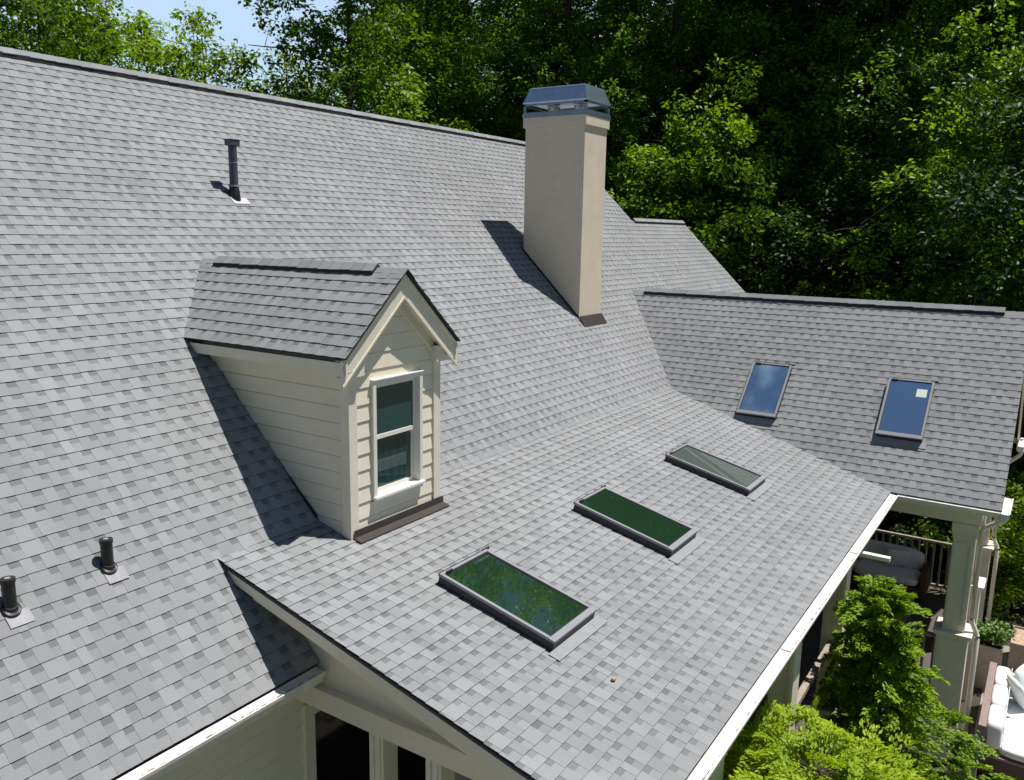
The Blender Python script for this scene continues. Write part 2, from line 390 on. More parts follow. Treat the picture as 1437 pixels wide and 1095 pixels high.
# ------------------------------------------------------------------ house geometry constants
SL, YR, ZR = 0.97, 11.072, 2.017                 # main plane
ZB, YB = -2.907, 5.996                           # bend to the porch roof
YE, ZE = 1.874, -3.9                             # porch eave
SP = (ZB-ZE)/(YB-YE)
XP0 = 4.397                                      # porch rake
XW, ZW, XS, YWR = 16.41, -1.208, 13.639, 0.366   # wing ridge, eave, rake
SW = (ZW-ZE)/(XW-XS)
YE0 = 5.10; zmain = lambda y: ZR-SL*(YR-y); zpor = lambda y: ZE+SP*(y-YE)
ymain = lambda z: YR-(ZR-z)/SL
def unit(*v): return Vector(v).normalized()

house = thing('house', 'cream sided house with grey shingle roofs, gable dormer, tan chimney and five skylights', 'house', (10, 8, GZ))

# ---- main roof
sec = math.sqrt(1+SL*SL); mU, mV = Vector((1, 0, 0)), unit(0, 1, SL); mO = Vector((0, YE0, zmain(YE0)))
vy = lambda y: (y-YE0)*sec
b = MB()
polyA = [(-5, 0), (4.74, 0), (4.74, vy(YB)), (-5, vy(YB))]
polyB = [(-5, vy(YB)), (19.55, vy(YB)), (19.55, vy(YR)), (-5, vy(YR))]
polyC = [(19.55, vy(5.2)), (22.95, vy(5.2)), (22.95, vy(9.302)), (19.55, vy(9.302))]
shingles(b, mO, mU, mV, [polyA, polyB, polyC], 11)
for p in (polyA, polyB, polyC): deck(b, mO, mU, mV, p)
bU, bV = Vector((-1, 0, 0)), unit(0, -1, SL)     # back slopes
deck(b, (0, 2*YR-YE0, zmain(YE0)), bU, bV, [(5, 0), (-19.55, 0), (-19.55, vy(YR)), (5, vy(YR))], 0.05, 0, 0)
yr2 = 9.302
deck(b, (0, 2*yr2-5.2, zmain(5.2)), bU, bV, [(-19.55, 0), (-22.95, 0), (-22.95, vy(9.302)-vy(5.2)), (-19.55, vy(9.302)-vy(5.2))], 0.05, 0, 0)
main_roof = mk('main_roof', b, [SHINGLE, DECK], house, tone=True)
dn, up_ = unit(0, -1, -SL), unit(0, 1, -SL)
for (x0, x1, yy, zz) in ((-5, 19.4, YR, ZR), (19.62, 22.9, 9.302, zmain(9.302))):
    b = MB(); ridge_vent(b, (x0, yy, zz), (x1, yy, zz), dn, up_)
    ridge_cap(b, (x0, yy, zz+.05), (x1, yy, zz+.05), dn, up_, w=.110, lift=.018, seed=3)
    mk('ridge_vent', b, [SHINGLE, DECK], main_roof, tone=True)
for (x, ya, yb_) in ((19.555, 9.33, YR), (22.955, 5.2, 9.302)):
    b = MB(); b.prism([(x, ya, zmain(ya)-.06), (x, yb_, zmain(yb_)-.06), (x, yb_, zmain(yb_)-.26), (x, ya, zmain(ya)-.26)], (-.03, 0, 0)); mk('rake_board', b, TRIM, main_roof)

# ---- porch roof
secp = math.sqrt(1+SP*SP); pV = unit(0, 1, SP); pO = Vector((0, YE, ZE)); vp = lambda y: (y-YE)*secp
xval = XS+(ZB-ZE)/SW
polyP = [(XP0, 0), (XS+.02, 0), (xval+.02, vp(YB)), (XP0, vp(YB))]
b = MB(); shingles(b, pO, mU, pV, [polyP], 23); deck(b, pO, mU, pV, polyP)
porch_roof = mk('porch_roof', b, [SHINGLE, DECK], house, tone=True)
b = MB()
zr_ = lambda y: zpor(y)-.062
b.prism([(XP0+.02, YE, zr_(YE)), (XP0+.02, YB-.02, zr_(YB-.02)), (XP0+.02, YB-.12, zr_(YB-.12)-.08), (XP0+.02, YE, zr_(YE)-.17)], (.035, 0, 0))
b.prism([(XP0+.055, YE+.02, zr_(YE)-.12), (XP0+.055, YB-.4, zr_(YB-.4)-.12), (XP0+.055, YB-.4, zr_(YB-.4)-.14), (XP0+.055, YE+.02, zr_(YE)-.14)], (.30, 0, 0))
mk('rake_board', b, TRIM, porch_roof)
b = MB()
b.prism([(4.75, 1.95, -4.02), (4.75, 5.95, -4.02), (4.75, 5.95, zpor(5.95)-.09), (4.75, 1.95, zpor(1.95)-.09)], (.10, 0, 0))
mk('gable_panel', b, CREAM, porch_roof)
b = MB()
b.box((4.69, 1.98, -4.20), (4.95, 5.40, -4.025)); b.box((4.665, 1.97, -4.022), (4.95, 5.40, -3.985))
mk('porch_beam', b, TRIM, house, bevel=.004); b = MB(); b.box((4.951, 2.0, -4.26), (13.9, 2.27, -4.03))
mk('porch_beam', b, TRIM, house, bevel=.004)
b = MB(); deck(b, pO, mU, pV, [(4.86, .1), (13.9, .1), (13.9, vp(5.4)), (4.86, vp(5.4))], .03, -.20, 0)
mk('porch_ceiling', b, CEIL, house)

# ---- wing roof
secw = math.sqrt(1+SW*SW); wU, wV = Vector((0, -1, 0)), unit(1, 0, SW); Y0 = 8.0; wO = Vector((XS, Y0, ZE)); vx = lambda x: (x-XS)*secw
yv = ymain(ZW)
polyW = [(Y0-YE-.03, 0), (Y0-YWR, 0), (Y0-YWR, vx(XW)), (Y0-yv-.02, vx(XW)), (Y0-YB-.02, vx(xval))]
b = MB(); shingles(b, wO, wU, wV, [polyW], 37); deck(b, wO, wU, wV, polyW)
rU, rV = Vector((0, 1, 0)), unit(-1, 0, SW); rO = Vector((2*XW-XS, YWR, ZE))
polyR = [(0, 0), (ymain(ZE)-YWR, 0), (yv-YWR, vx(XW)), (0, vx(XW))]
shingles(b, rO, rU, rV, [polyR], 41); deck(b, rO, rU, rV, polyR)
wing_roof = mk('wing_roof', b, [SHINGLE, DECK], house, tone=True)
dl, dr = unit(-1, 0, -SW), unit(1, 0, -SW)
b = MB(); ridge_vent(b, (XW, .78, ZW), (XW, 7.42, ZW), dl, dr)
ridge_cap(b, (XW, 7.42, ZW+.05), (XW, .78, ZW+.05), dl, dr, w=.110, lift=.018, seed=5)
mk('ridge_vent', b, [SHINGLE, DECK], wing_roof, tone=True)
b = MB(); ridge_cap(b, (XW, .78, ZW), (XW, YWR-.01, ZW), dl, dr, lift=.008, seed=6); mk('ridge_cap', b, [SHINGLE, DECK], wing_roof, tone=True); b = MB(); ridge_cap(b, (XW, 7.70, ZW), (XW, 7.44, ZW), dl, dr, lift=.008, seed=7)
mk('ridge_cap', b, [SHINGLE, DECK], wing_roof, tone=True)
b = MB(); XE2 = 2*XW-XS
for sgn, xe in ((1, XS), (-1, XE2)):
    f = lambda x: ZE+SW*abs(x-xe)-.07
    b.prism([(xe, YWR+.015, f(xe)), (XW, YWR+.015, f(XW)), (XW, YWR+.015, f(XW)-.22), (xe, YWR+.015, f(xe)-.2)], (0, .03, 0))
mk('rake_board', b, TRIM, wing_roof)
b = MB(); b.prism([(XS+.36, .66, -4.0), (XE2-.36, .66, -4.0), (XE2-.36, .66, ZE+SW*.36-.12), (XW, .66, ZW-.12), (XS+.36, .66, ZE+SW*.36-.12)], (0, .1, 0))
laps(b, (XS+.36, .655, -4.0), (1, 0, 0), (0, 0, 1), [(0, 0), (XE2-XS-.72, 0), (XE2-XS-.72, .25), (XW-XS-.36, 2.6), (0, .25)])
mk('gable_wall', b, [CREAM, LAP_SHADE], wing_roof)
b = MB()
b.box((14.241, .62, -4.29), (18.579, .88, -4.0)); mk('porch_beam', b, TRIM, house, bevel=.004)
b = MB(); b.box((18.58, .62, -4.29), (18.84, 5.38, -3.99)); mk('porch_beam', b, TRIM, house, bevel=.004)
b = MB(); b.box((13.98, .62, -4.29), (14.24, 5.38, -3.99))
b.box((XS+.03, .40, -4.02), (13.98, 1.85, -3.985)); b.box((XS+.025, .40, -4.0), (XS+.05, 1.85, -3.93))
mk('porch_beam', b, TRIM, house, bevel=.004)
b = MB(); b.box((14.0, .7, -3.98), (18.8, 5.4, -3.95)); mk('porch_ceiling', b, CEIL, house)

# ---- walls of the main body
b = MB()
b.box((-4.8, 5.46, GZ), (19.25, 2*YR-5.46, -3.99))
b.prism([(-4.8, 5.46, -3.99), (-4.8, 2*YR-5.46, -3.99), (-4.8, YR, ZR-.35)], (24.05, 0, 0))
b.prism([(19.25, 5.6, GZ), (19.25, 13.0, GZ), (19.25, 13.0, -3.99), (19.25, 9.302, zmain(9.302)-.3), (19.25, 5.6, -3.99)], (3.4, 0, 0))
mk('wall_core', b, CREAM, house)
b = MB(); laps(b, (-4.8, 5.455, GZ), (1, 0, 0), (0, 0, 1), [(0, 0), (23.6, 0), (23.6, 4.3), (0, 4.3)], e=.17)
mk('siding_wall', b, [CREAM, LAP_SHADE], house)
b = MB(); b.box((-5, 5.14, -3.93), (4.72, 5.45, -3.90)); b.box((-5, 5.115, -3.97), (4.72, 5.14, zmain(5.12)-.06))
mk('eave_soffit', b, TRIM, house)

# ---- gutters
GPROF = [(0, 0), (0, -.115), (.075, -.115), (.085, -.07), (.118, -.03), (.122, 0), (.108, 0), (.104, -.014), (.016, -.010)]
DEBRIS = mat('tan gutter debris', (0.36, 0.28, 0.21), 0.9)
def gutter(p0, p1, out, s=1.0, seed=0, joints=()):
    b = MB(); b.sweep([(a*s, c*s) for a, c in GPROF], p0, p1, out)
    p0, p1, out = Vector(p0), Vector(p1), Vector(out); d = p1-p0; rng = random.Random(seed)
    for t in joints:
        c = p0+d*t+out*.061*s+Vector((0, 0, -.004*s)); b.obox(c, d.normalized()*.004, out*.060*s, (0, 0, .006*s))
    g = mk('gutter', b, GUTTER, house)
    b = MB()
    for i in range(int(d.length*14)):
        t = rng.random(); c = p0+d*t+out*(.088+.014*rng.random())*s+Vector((0, 0, -.004))
        ln = rng.uniform(.004, .03); b.obox(c, d.normalized()*ln, out*rng.uniform(.001, .0025), (0, 0, .003))
    mk('leaf_debris', b, DEBRIS, g)['kind'] = 'stuff'
    return g
gutter((-5, 5.10, -3.80), (4.70, 5.10, -3.80), (0, -1, 0), 1.0, 1, (.62, .9045, .955))
gutter((XP0+.03, YE-.002, ZE-.012), (XS-.02, YE-.002, ZE-.012), (0, -1, 0), 1.0, 2, (.35, .68))
gutter((XS-.002, YE-.125, ZE-.012), (XS-.002, YWR+.02, ZE-.012), (-1, 0, 0), .7, 3)
gutter((XS-.08, YWR+.012, ZE-.01), (XS+.86, YWR+.012, ZE-.01), (0, -1, 0), 1.0, 4)
gutter((XE2-.80, YWR+.012, ZE-.01), (XE2+.1, YWR+.012, ZE-.01), (0, -1, 0), 1.0, 5)
gutter((XE2+.002, YWR+.02, ZE-.01), (XE2+.002, 4.8, ZE-.01), (1, 0, 0), 1.0, 6)

# ---- dormer
DX0, DX1, DY, DZR, DZE, DYR, DXL = 5.612, 6.991, 5.554, -.393, -1.179, 5.392, 5.435
DXC = (DX0+DX1)/2; DSL = (DZR-DZE)/(DXC-DXL); secd = math.sqrt(1+DSL*DSL); vd = (DXC-DXL)*secd
b = MB(); Yd = 8.62
yl, yh = ymain(DZE), ymain(DZR)
polyD = [(Yd-yl-.01, 0), (Yd-DYR, 0), (Yd-DYR, vd), (Yd-yh-.02, vd)]
dlU, dlV, dlO = Vector((0, -1, 0)), unit(1, 0, DSL), Vector((DXL, Yd, DZE))
shingles(b, dlO, dlU, dlV, [polyD], 53); deck(b, dlO, dlU, dlV, polyD, .008)
drU, drV, drO = Vector((0, 1, 0)), unit(-1, 0, DSL), Vector((2*DXC-DXL, DYR, DZE))
polyE = [(0, 0), (yl-DYR+.01, 0), (yh-DYR+.02, vd), (0, vd)]
shingles(b, drO, drU, drV, [polyE], 59); deck(b, drO, drU, drV, polyE, .008)
zf = zpor(DY); dB = MB()
# solid core of the dormer
dB.prism([(DX0+.02, DY+.10, zf-.05), (DX1-.02, DY+.10, zf-.05), (DX1-.02, DY+.10, DZE+.06), (DXC, DY+.10, DZR-.12), (DX0+.02, DY+.10, DZE+.06)], (0, 2.2, 0))
dormer = mk('dormer', dB, CREAM, house)
mk('dormer_roof', b, [SHINGLE, DECK], dormer, tone=True)
ddl, ddr = unit(-1, 0, -DSL), unit(1, 0, -DSL)
b = MB(); ridge_vent(b, (DXC, 5.78, DZR), (DXC, 8.27, DZR), ddl, ddr, h=.04)
ridge_cap(b, (DXC, 8.27, DZR+.036), (DXC, 5.78, DZR+.036), ddl, ddr, w=.112, lift=.008, seed=8)
mk('ridge_vent', b, [SHINGLE, DECK], dormer, tone=True)
b = MB(); ridge_cap(b, (DXC, 5.78, DZR), (DXC, DYR-.01, DZR), ddl, ddr, lift=.008, seed=9); mk('ridge_cap', b, [SHINGLE, DECK], dormer, tone=True); b = MB(); ridge_cap(b, (DXC, 8.56, DZR), (DXC, 8.28, DZR), ddl, ddr, lift=.008, seed=10)
mk('ridge_cap', b, [SHINGLE, DECK], dormer, tone=True)
# front siding
b = MB(); fy = DY
wl, wr, wb_, wt_ = 5.93-DX0, 6.685-DX0, -2.69-zf, -1.46-zf; zt_ = DZE-zf+.1
for pl in ([(.02, 0), (wl, 0), (wl, zt_), (.02, zt_)], [(wr, 0), (DX1-DX0-.02, 0), (DX1-DX0-.02, zt_), (wr, zt_)], [(wl, 0), (wr, 0), (wr, wb_), (wl, wb_)], [(wl, wt_), (wr, wt_), (wr, zt_), (wl, zt_)], [(.02, zt_), (DX1-DX0-.02, zt_), (DXC-DX0, DZR-zf-.1)]):
    laps(b, (DX0, fy+.004, zf), (1, 0, 0), (0, 0, 1), pl, e=.165, h=.011)
# side sidings, clipped by the roof below
for sx, U in ((DX0, (0, -1, 0)), (DX1, (0, 1, 0))):
    O = Vector((sx+(.012 if sx == DX0 else -.012), DY, zf)); s_ = -1 if sx == DX0 else 1
    y2 = ymain(DZE)
    pts = [(s_*0.0, 0), (s_*(YB-DY), ZB-zf+.0), (s_*(y2-DY), DZE-zf+.0), (0, DZE-zf+.0)]
    laps(b, O, U, (0, 0, 1), pts, e=.165, h=.014)
mk('lap_siding', b, [CREAM, LAP_SHADE], dormer)
w = .115
for x0, x1 in ((DX0-.012, DX0-.012+w), (DX1+.012-w, DX1+.012)):
    b = MB(); b.box((x0, DY-.022, zf-.02), (x1, DY+.09, DZE+.02)); mk('corner_board', b, TRIM, dormer, bevel=.003)
# eave fascia, frieze, flat soffit
for xo, s_ in ((DXL+.02, 1), (2*DXC-DXL-.02, -1)):
    b = MB(); ye2 = ymain(DZE-.1)
    b.prism([(xo, DYR+.02, DZE-.045), (xo, ymain(DZE-.04)-.02, DZE-.045), (xo, ymain(DZE-.15)-.02, DZE-.15), (xo, DYR+.02, DZE-.15)], (s_*.025, 0, 0))
    xi = DX0 if s_ == 1 else DX1
    b.box((min(xo+s_*.025, xi), DYR+.04, DZE-.14), (max(xo+s_*.025, xi), 7.55, DZE-.125))
    b.prism([(xi-s_*.012, DY, DZE-.15), (xi-s_*.012, ymain(DZE-.15), DZE-.15), (xi-s_*.012, ymain(DZE-.24), DZE-.24), (xi-s_*.012, DY, DZE-.24)], (s_*.02, 0, 0))
    b.prism([(xi-s_*.024, DY, DZE-.15), (xi-s_*.024, ymain(DZE-.15), DZE-.15), (xi-s_*.024, ymain(DZE-.18), DZE-.18), (xi-s_*.024, DY, DZE-.18)], (s_*.012, 0, 0))
    b.box((min(xo+s_*.025, xi+s_*.14), DYR+.07, DZE-.20), (max(xo+s_*.025, xi+s_*.14), DY+.02, DZE-.03))
    mk('eave_fascia', b, TRIM, dormer)
# barge boards on the front: a wide one, a proud upper moulding, soffit strip and inner frieze
def barge(b, y0, y1, off, wd, inset=0, x_end=0.0):
    for s_ in (1, -1):
        xo = DXL+x_end if s_ == 1 else 2*DXC-DXL-x_end
        ze = DZE+DSL*x_end
        b.prism([(xo, y0, ze-off), (DXC, y0, DZR-off), (DXC, y0, DZR-off-wd*secd), (xo+s_*0, y0, ze-off-wd*secd)], (0, y1-y0, 0))
b = MB(); barge(b, DYR+.042, DYR+.068, .024, .185); barge(b, DYR+.030, DYR+.042, .030, .030); barge(b, DYR+.034, DYR+.042, .255, .018)
mk('barge_board', b, TRIM, dormer)
b = MB(); barge(b, DYR+.068, DY-.002, .22, .02, x_end=.03); mk('rake_soffit', b, TRIM, dormer)
b = MB(); barge(b, DY-.022, DY+.004, .22, .11, x_end=.19); barge(b, DY-.034, DY-.022, .345, .022, x_end=.19)
mk('frieze_board', b, TRIM, dormer)
# window
wx0, wx1, wz0, wz1 = 5.925, 6.69, -2.70, -1.455
b = MB(); t = .050; yo = DY-.035
b.box((wx0, yo, wz0), (wx0+t, DY+.095, wz1-.055)); b.box((wx1-t, yo, wz0), (wx1, DY+.095, wz1-.055))
b.box((wx0, yo, wz1-.055), (wx1, DY+.095, wz1-.012)); b.box((wx0-.006, yo-.012, wz1-.012), (wx1+.006, DY+.095, wz1+.004)); b.box((wx0-.006, yo-.03, wz0+.02), (wx1+.006, DY+.095, wz0+.05)); b.box((wx0, yo-.002, wz0-.02), (wx1, DY+.095, wz0+.02))
window = mk('window_frame', b, WHITE, dormer, bevel=.004)
wm = (wz0+.05+wz1-.055)/2+.02
for (za, zb_, yy, pm) in ((wm-.02, wz1-.055, DY+.02, PANE_T), (wz0+.05, wm+.02, DY+.052, PANE_L)):
    b = MB(); q = .042; xa, xb = wx0+t, wx1-t
    b.box((xa, yy, za), (xa+q, yy+.03, zb_)); b.box((xb-q, yy, za), (xb, yy+.03, zb_)); b.box((xa+q, yy, zb_-q), (xb-q, yy+.03, zb_)); b.box((xa+q, yy, za), (xb-q, yy+.03, za+q))
    mk('sash', b, WHITE, dormer)
    b = MB(); b.box((xa+q, yy+.012, za+q), (xb-q, yy+.016, zb_-q)); mk('window_pane', b, pm, dormer)
b = MB()
b.prism([(DX0+.02, DY-.03, zpor(DY-.03)+.10), (DX0+.02, DY-.03, zpor(DY-.03)+.018), (DX0+.02, DY-.125, zpor(DY-.125)+.018), (DX0+.02, DY-.125, zpor(DY-.125)+.026), (DX0+.02, DY-.036, zpor(DY-.036)+.03)], (DX1-DX0+.03, 0, 0))
mk('flashing', b, BROWNMETAL, dormer)
for s_, xx in ((-1, DX0-.013), (1, DX1+.013)):
    b = MB()
    b.prism([(xx, YB, ZB+.02), (xx, yl, DZE-.16+.02+.0), (xx, yl, DZE-.13), (xx, YB, ZB+.07)], (s_*.006, 0, 0))
    mk('step_flashing', b, CURB, dormer)

# ---- chimney
CX0, CX1, CY0, CY1 = 13.40, 14.235, 7.355, 8.60
b = MB(); b.box((CX0, CY0, -2.2), (CX1, CY1, 1.86)); e = .035
b.box((CX0-e, CY0-e, 1.86), (CX1+e, CY1+e, 2.04))
chim = mk('chimney', b, STUCCO, house, bevel=.008)
b = MB(); e = .045; b.box((CX0-e, CY0-e, 2.041), (CX1+e, CY1+e, 2.11)); e = .03; b.box((CX0-e, CY0-e, 2.11), (CX1+e, CY1+e, 2.125))
mk('cap_pan', b, DULLMETAL, chim)
b = MB(); e = .03; z0, z1 = 2.125, 2.275; q = .045
for x in (CX0-e, CX1+e-q):
    for y in (CY0-e, CY1+e-q): b.box((x, y, z0), (x+q, y+q, z1))
b.box((CX0-e, CY0-e, z1-.035), (CX1+e, CY0-e+.012, z1)); b.box((CX0-e, CY0-e+.012, z1-.035), (CX0-e+.012, CY1+e, z1))
b.box((CX0-e+.012, CY1+e-.012, z1-.035), (CX1+e, CY1+e, z1)); b.box((CX1+e-.012, CY0-e+.012, z1-.035), (CX1+e, CY1+e-.012, z1))
mk('cap_frame', b, DULLMETAL, chim)
b = MB(); e = .04; i_ = .055
lo = [(CX0-e, CY0-e), (CX1+e, CY0-e), (CX1+e, CY1+e), (CX0-e, CY1+e)]; hi = [(CX0+i_, CY0+i_), (CX1-i_, CY0+i_), (CX1-i_, CY1-i_), (CX0+i_, CY1-i_)]
b.rings([[(x, y, 2.275) for x, y in lo], [(x, y, 2.30) for x, y in lo], [(x, y, 2.545) for x, y in hi], [(x, y, 2.56) for x, y in hi]])
mk('cap_hood', b, METAL, chim)
for cy in (7.7, 8.25):
    b = MB(); b.tube([(13.82, cy, 2.12), (13.82, cy, 2.26)], .11, 16); mk('flue', b, METAL, chim)
b = MB(); b.prism([(CX0-.02, CY0-.02, zmain(CY0-.02)+.09), (CX0-.02, CY0-.02, zmain(CY0-.02)+.016), (CX0-.02, CY0-.14, zmain(CY0-.14)+.018), (CX0-.02, CY0-.14, zmain(CY0-.14)+.026)], (CX1-CX0+.05, 0, 0))
mk('flashing', b, BROWNMETAL, chim)
n = 8
for s_, xx in ((-1, CX0), (1, CX1)):
    b = MB()
    for i in range(n):
        ya = CY0+(CY1-CY0)*i/n; yb_ = ya+(CY1-CY0)/n+.02
        b.prism([(xx+s_*.002*(1+i % 2), ya, zmain(ya)+.0), (xx+s_*.002*(1+i % 2), yb_, zmain(yb_)+.0), (xx+s_*.002*(1+i % 2), yb_, zmain(yb_)+.055), (xx+s_*.002*(1+i % 2), ya, zmain(ya)+.07)], (s_*.004, 0, 0))
    mk('step_flashing', b, BROWNMETAL, chim)

# ---- skylights
def skylight(O, U, V, w, l, pane, h=.104, label=None, sticker=False):
    O, U, V = Vector(O), Vector(U), Vector(V); N = U.cross(V)
    P = lambda u, v, n_: O+U*u+V*v+N*n_
    b = MB()
    def bar(u0, u1, v0, v1, n0, n1, mi=0): b.prism([P(u0, v0, n0), P(u1, v0, n0), P(u1, v1, n0), P(u0, v1, n0)], N*(n1-n0), mi)
    t = .035
    bar(0, w, 0, t, 0, h); bar(0, w, l-t, l, 0, h); bar(0, t, t, l-t, 0, h); bar(w-t, w, t, l-t, 0, h)
    bar(t, w-t, t, l-t, .0, .02)
    sk = mk('skylight', b, CURB, house)
    if label: sk['label'] = label
    b = MB(); f = .030; o = .004; n0, n1 = h-.018, h+.012
    bar(-o, w+o, -o, .062, n0, n1-.004); bar(-o, w+o, l-.028, l+o, n0, n1); bar(-o, f, .062, l-.028, n0, n1); bar(w-f, w+o, .062, l-.028, n0, n1)
    mk('skylight_frame', b, FRAME, sk, bevel=.003)
    b = MB(); g = .012
    bar(f, f+g, .062, l-.028, n0+.01, n1-.010); bar(w-f-g, w-f, .062, l-.028, n0+.01, n1-.010); bar(f+g, w-f-g, l-.028-g, l-.028, n0+.01, n1-.010); bar(f+g, w-f-g, .062, .062+g, n0+.01, n1-.012)
    mk('gasket', b, RUBBER, sk)
    b = MB(); bar(f+g, w-f-g, .062+g, l-.028-g, h-.012, h-.004); mk('glass_pane', b, pane, sk)
    b = MB()
    bar(w-.06, w+.055, l+o, l+o+.016, h-.01, h+.016); bar(-.004, w-.1, l+o, l+o+.008, h-.02, h+.014)
    bar(w*.08, w*.2, l-.04, l-.02, n1, n1+.012)
    mk('hinge_clip', b, RUBBER, sk)
    b = MB(); bar(-.07, w+.07, -.12, -.003, .015, .019)
    mk('apron_flashing', b, SKFLASH, sk)
    if sticker:
        b = MB(); bar(w-.23, w-.075, l-.33, l-.17, h-.004, h-.002); mk('sticker', b, STICKER, sk)
    return sk
SKFLASH = mat('grey skylight apron', (0.25, 0.26, 0.27), 0.6, noise=0.1, nscale=9)
for (x0, w, pane, lb) in ((5.725, .755, PANE_G, 'glass reflecting trees and patches of sky'), (8.295, .755, PANE_G, 'glass with a plain green tint'), (11.005, .755, PANE_SHADE, 'pleated shade drawn behind the glass')):
    skylight((x0, 3.305, zpor(3.305)), mU, pV, w, 1.25*secp, pane, label=lb)
for (y1, w, x0, lb, st) in ((4.61, .69, 14.385, 'glass reflecting blue sky and cloud', False), (2.28, .69, 14.35, 'glass with a pale paper sticker', True)):
    skylight((x0, y1, ZE+SW*(x0-XS)), wU, wV, w, .825*secw, PANE_B, label=lb, sticker=st)

# ---- roof vent pipes
def vent(x, y, tall):
    z = zmain(y); N = mU.cross(mV); P = lambda u, v, n_: Vector((x, y, z))+mU*u+mV*v+N*n_
    b = MB(); hh = .70 if tall else .24; r = .056 if tall else .046
    b.tube([(x, y, z-.05), (x, y, z+hh)], r, 20)
    pipe = mk('vent_pipe', b, PIPE if tall else RUBBER, house, smooth=False)
    b = MB(); k_ = .13 if tall else .085; q_ = LEADL if tall else LEAD; b.prism([P(-k_*.7, -.14, .016), P(k_*1.3, -.14, .016), P(k_*1.3, -.02, .012), P(-k_*.7, -.02, .012)], N*.003)
    mk('flashing', b, q_, pipe)
    b = MB()
    if tall:
        b.tube([(x, y, z-.07), (x, y, z+.04), (x, y, z+.10), (x, y, z+.13)], [r+.030, r+.018, r+.010, r+.006], 20)
        mk('pipe_boot', b, RUBBER, pipe, smooth=True)
        b = MB(); b.tube([(x, y, z+.135), (x, y, z+.16)], r+.012, 20); mk('clamp_ring', b, LEAD, pipe)
        b = MB(); b.obox((x, y, z+hh), (.076, 0, .0), (0, .062, 0), (0, 0, .036)); b.obox((x-.006, y, z+hh+.04), (.084, 0, .0), (0, .07, 0), (0, 0, .005))
        mk('vent_cap', b, PIPE, pipe, bevel=.006)
        b = MB(); b.tube([(x, y, z+.44), (x, y, z+.452)], r+.003, 20); mk('pipe_joint', b, LEAD, pipe)
    else:
        cir = [(math.cos(2*math.pi*i/24), math.sin(2*math.pi*i/24)) for i in range(24)]
        b.rings([[P(a*.066, c*.066, .012) for a, c in cir], [P(a*.065, c*.065, .026) for a, c in cir], [P(a*.060, c*.060, .036)+Vector((0, .004, .0)) for a, c in cir], [Vector((x+a*(r+.006), y+c*(r+.006), z+.034+.75*c*r)) for a, c in cir], [Vector((x+a*(r+.004), y+c*(r+.004), z+.052+.5*c*r)) for a, c in cir]])
        mk('pipe_boot', b, RUBBER, pipe)
        b = MB(); b.tube([(x, y, z+hh-.02), (x, y, z+hh+.012)], r+.006, 20); b.tube([(x, y, z+hh+.013), (x, y, z+hh+.016)], r*.45, 14, 1)
        mk('vent_cap', b, [RUBBER, LEAD], pipe)
vent(7.455, 9.385, True); vent(3.50, 6.174, False); vent(2.72, 6.126, False)

# ---- porch posts, railings, floors
def post(x0, x1, y0, y1, ztop, zbot, ped=None):
    b = MB(); b.box((x0, y0, zbot), (x1, y1, ztop)); o = mk('porch_post', b, TRIM, house, bevel=.006)
    b = MB(); e = .03; b.box((x0-e, y0-e, ztop-.16), (x1+e, y1+e, ztop-.003)); b.box((x0-e*.5, y0-e*.5, ztop-.22), (x1+e*.5, y1+e*.5, ztop-.16)); mk('capital', b, TRIM, o, bevel=.006)
    # recessed panel edges on the two seen faces
    b = MB(); m_ = .045; zz0 = (ped or zbot)+.12; zz1 = ztop-.30; p = .012
    b.box((x0-p, y0+.02, zz0), (x0, y0+.02+m_, zz1)); b.box((x0-p, y1-.02-m_, zz0), (x0, y1-.02, zz1)); b.box((x0-p, y0+.02+m_, zz1-m_), (x0, y1-.02-m_, zz1))
    mk('post_panel', b, TRIM, o)
    if ped:
        c = .065; b = MB(); b.box((x0-c, y0-c, GZ), (x1+c, y1+c, ped-.07)); laps(b, (x0-c-.001, y1+c, GZ), (0, -1, 0), (0, 0, 1), [(.03, 0), (y1-y0+2*c-.03, 0), (y1-y0+2*c-.03, ped-.1-GZ), (.03, ped-.1-GZ)], e=.18, h=.006)
        mk('pedestal', b, [TRIM, TRIM], o)
        b = MB(); c = .10; b.box((x0-c, y0-c, ped-.07), (x1+c, y1+c, ped-.025)); c = .12; b.box((x0-c, y0-c, ped-.025), (x1+c, y1+c, ped+.01)); mk('pedestal_cap', b, TRIM, o, bevel=.006)
    return o
FZ = -7.3
for x in (6.27, 8.86, 11.45): post(x, x+.28, 2.0, 2.27, -4.262, GZ)
post(4.75, 4.95, 2.0, 2.2, -4.202, GZ)
for x in (14.0, 16.25, 18.5): post(x, x+.31, .667, .976, -4.292, GZ, ped=-6.07)
for ya in (4.34, 3.72): 
    b = MB(); b.box((4.72, ya, GZ), (4.90, ya+.16, -4.203)); b.box((4.705, ya+.03, GZ), (4.72, ya+.06, -4.21)); b.box((4.705, ya+.10, GZ), (4.72, ya+.13, -4.21)); mk('screen_mullion', b, TRIM, house)
b = MB(); b.box((4.83, 5.41, GZ), (4.95, 5.452, -4.36)); b.box((4.95, 5.41, -4.50), (7.0, 5.452, -4.36)); mk('door_casing', b, TRIM, house)
b = MB(); b.box((4.95, 5.425, FZ), (7.0, 5.44, -4.5)); mk('door_glass', b, DARKGLASS, house)
b = MB()
b.box((4.75, 2.0, FZ-.12), (14.0, 5.45, FZ)); b.box((14.0, .7, FZ-.121), (18.9, 5.45, FZ-.001)); mk('porch_floor', b, FLOORWOOD, house)
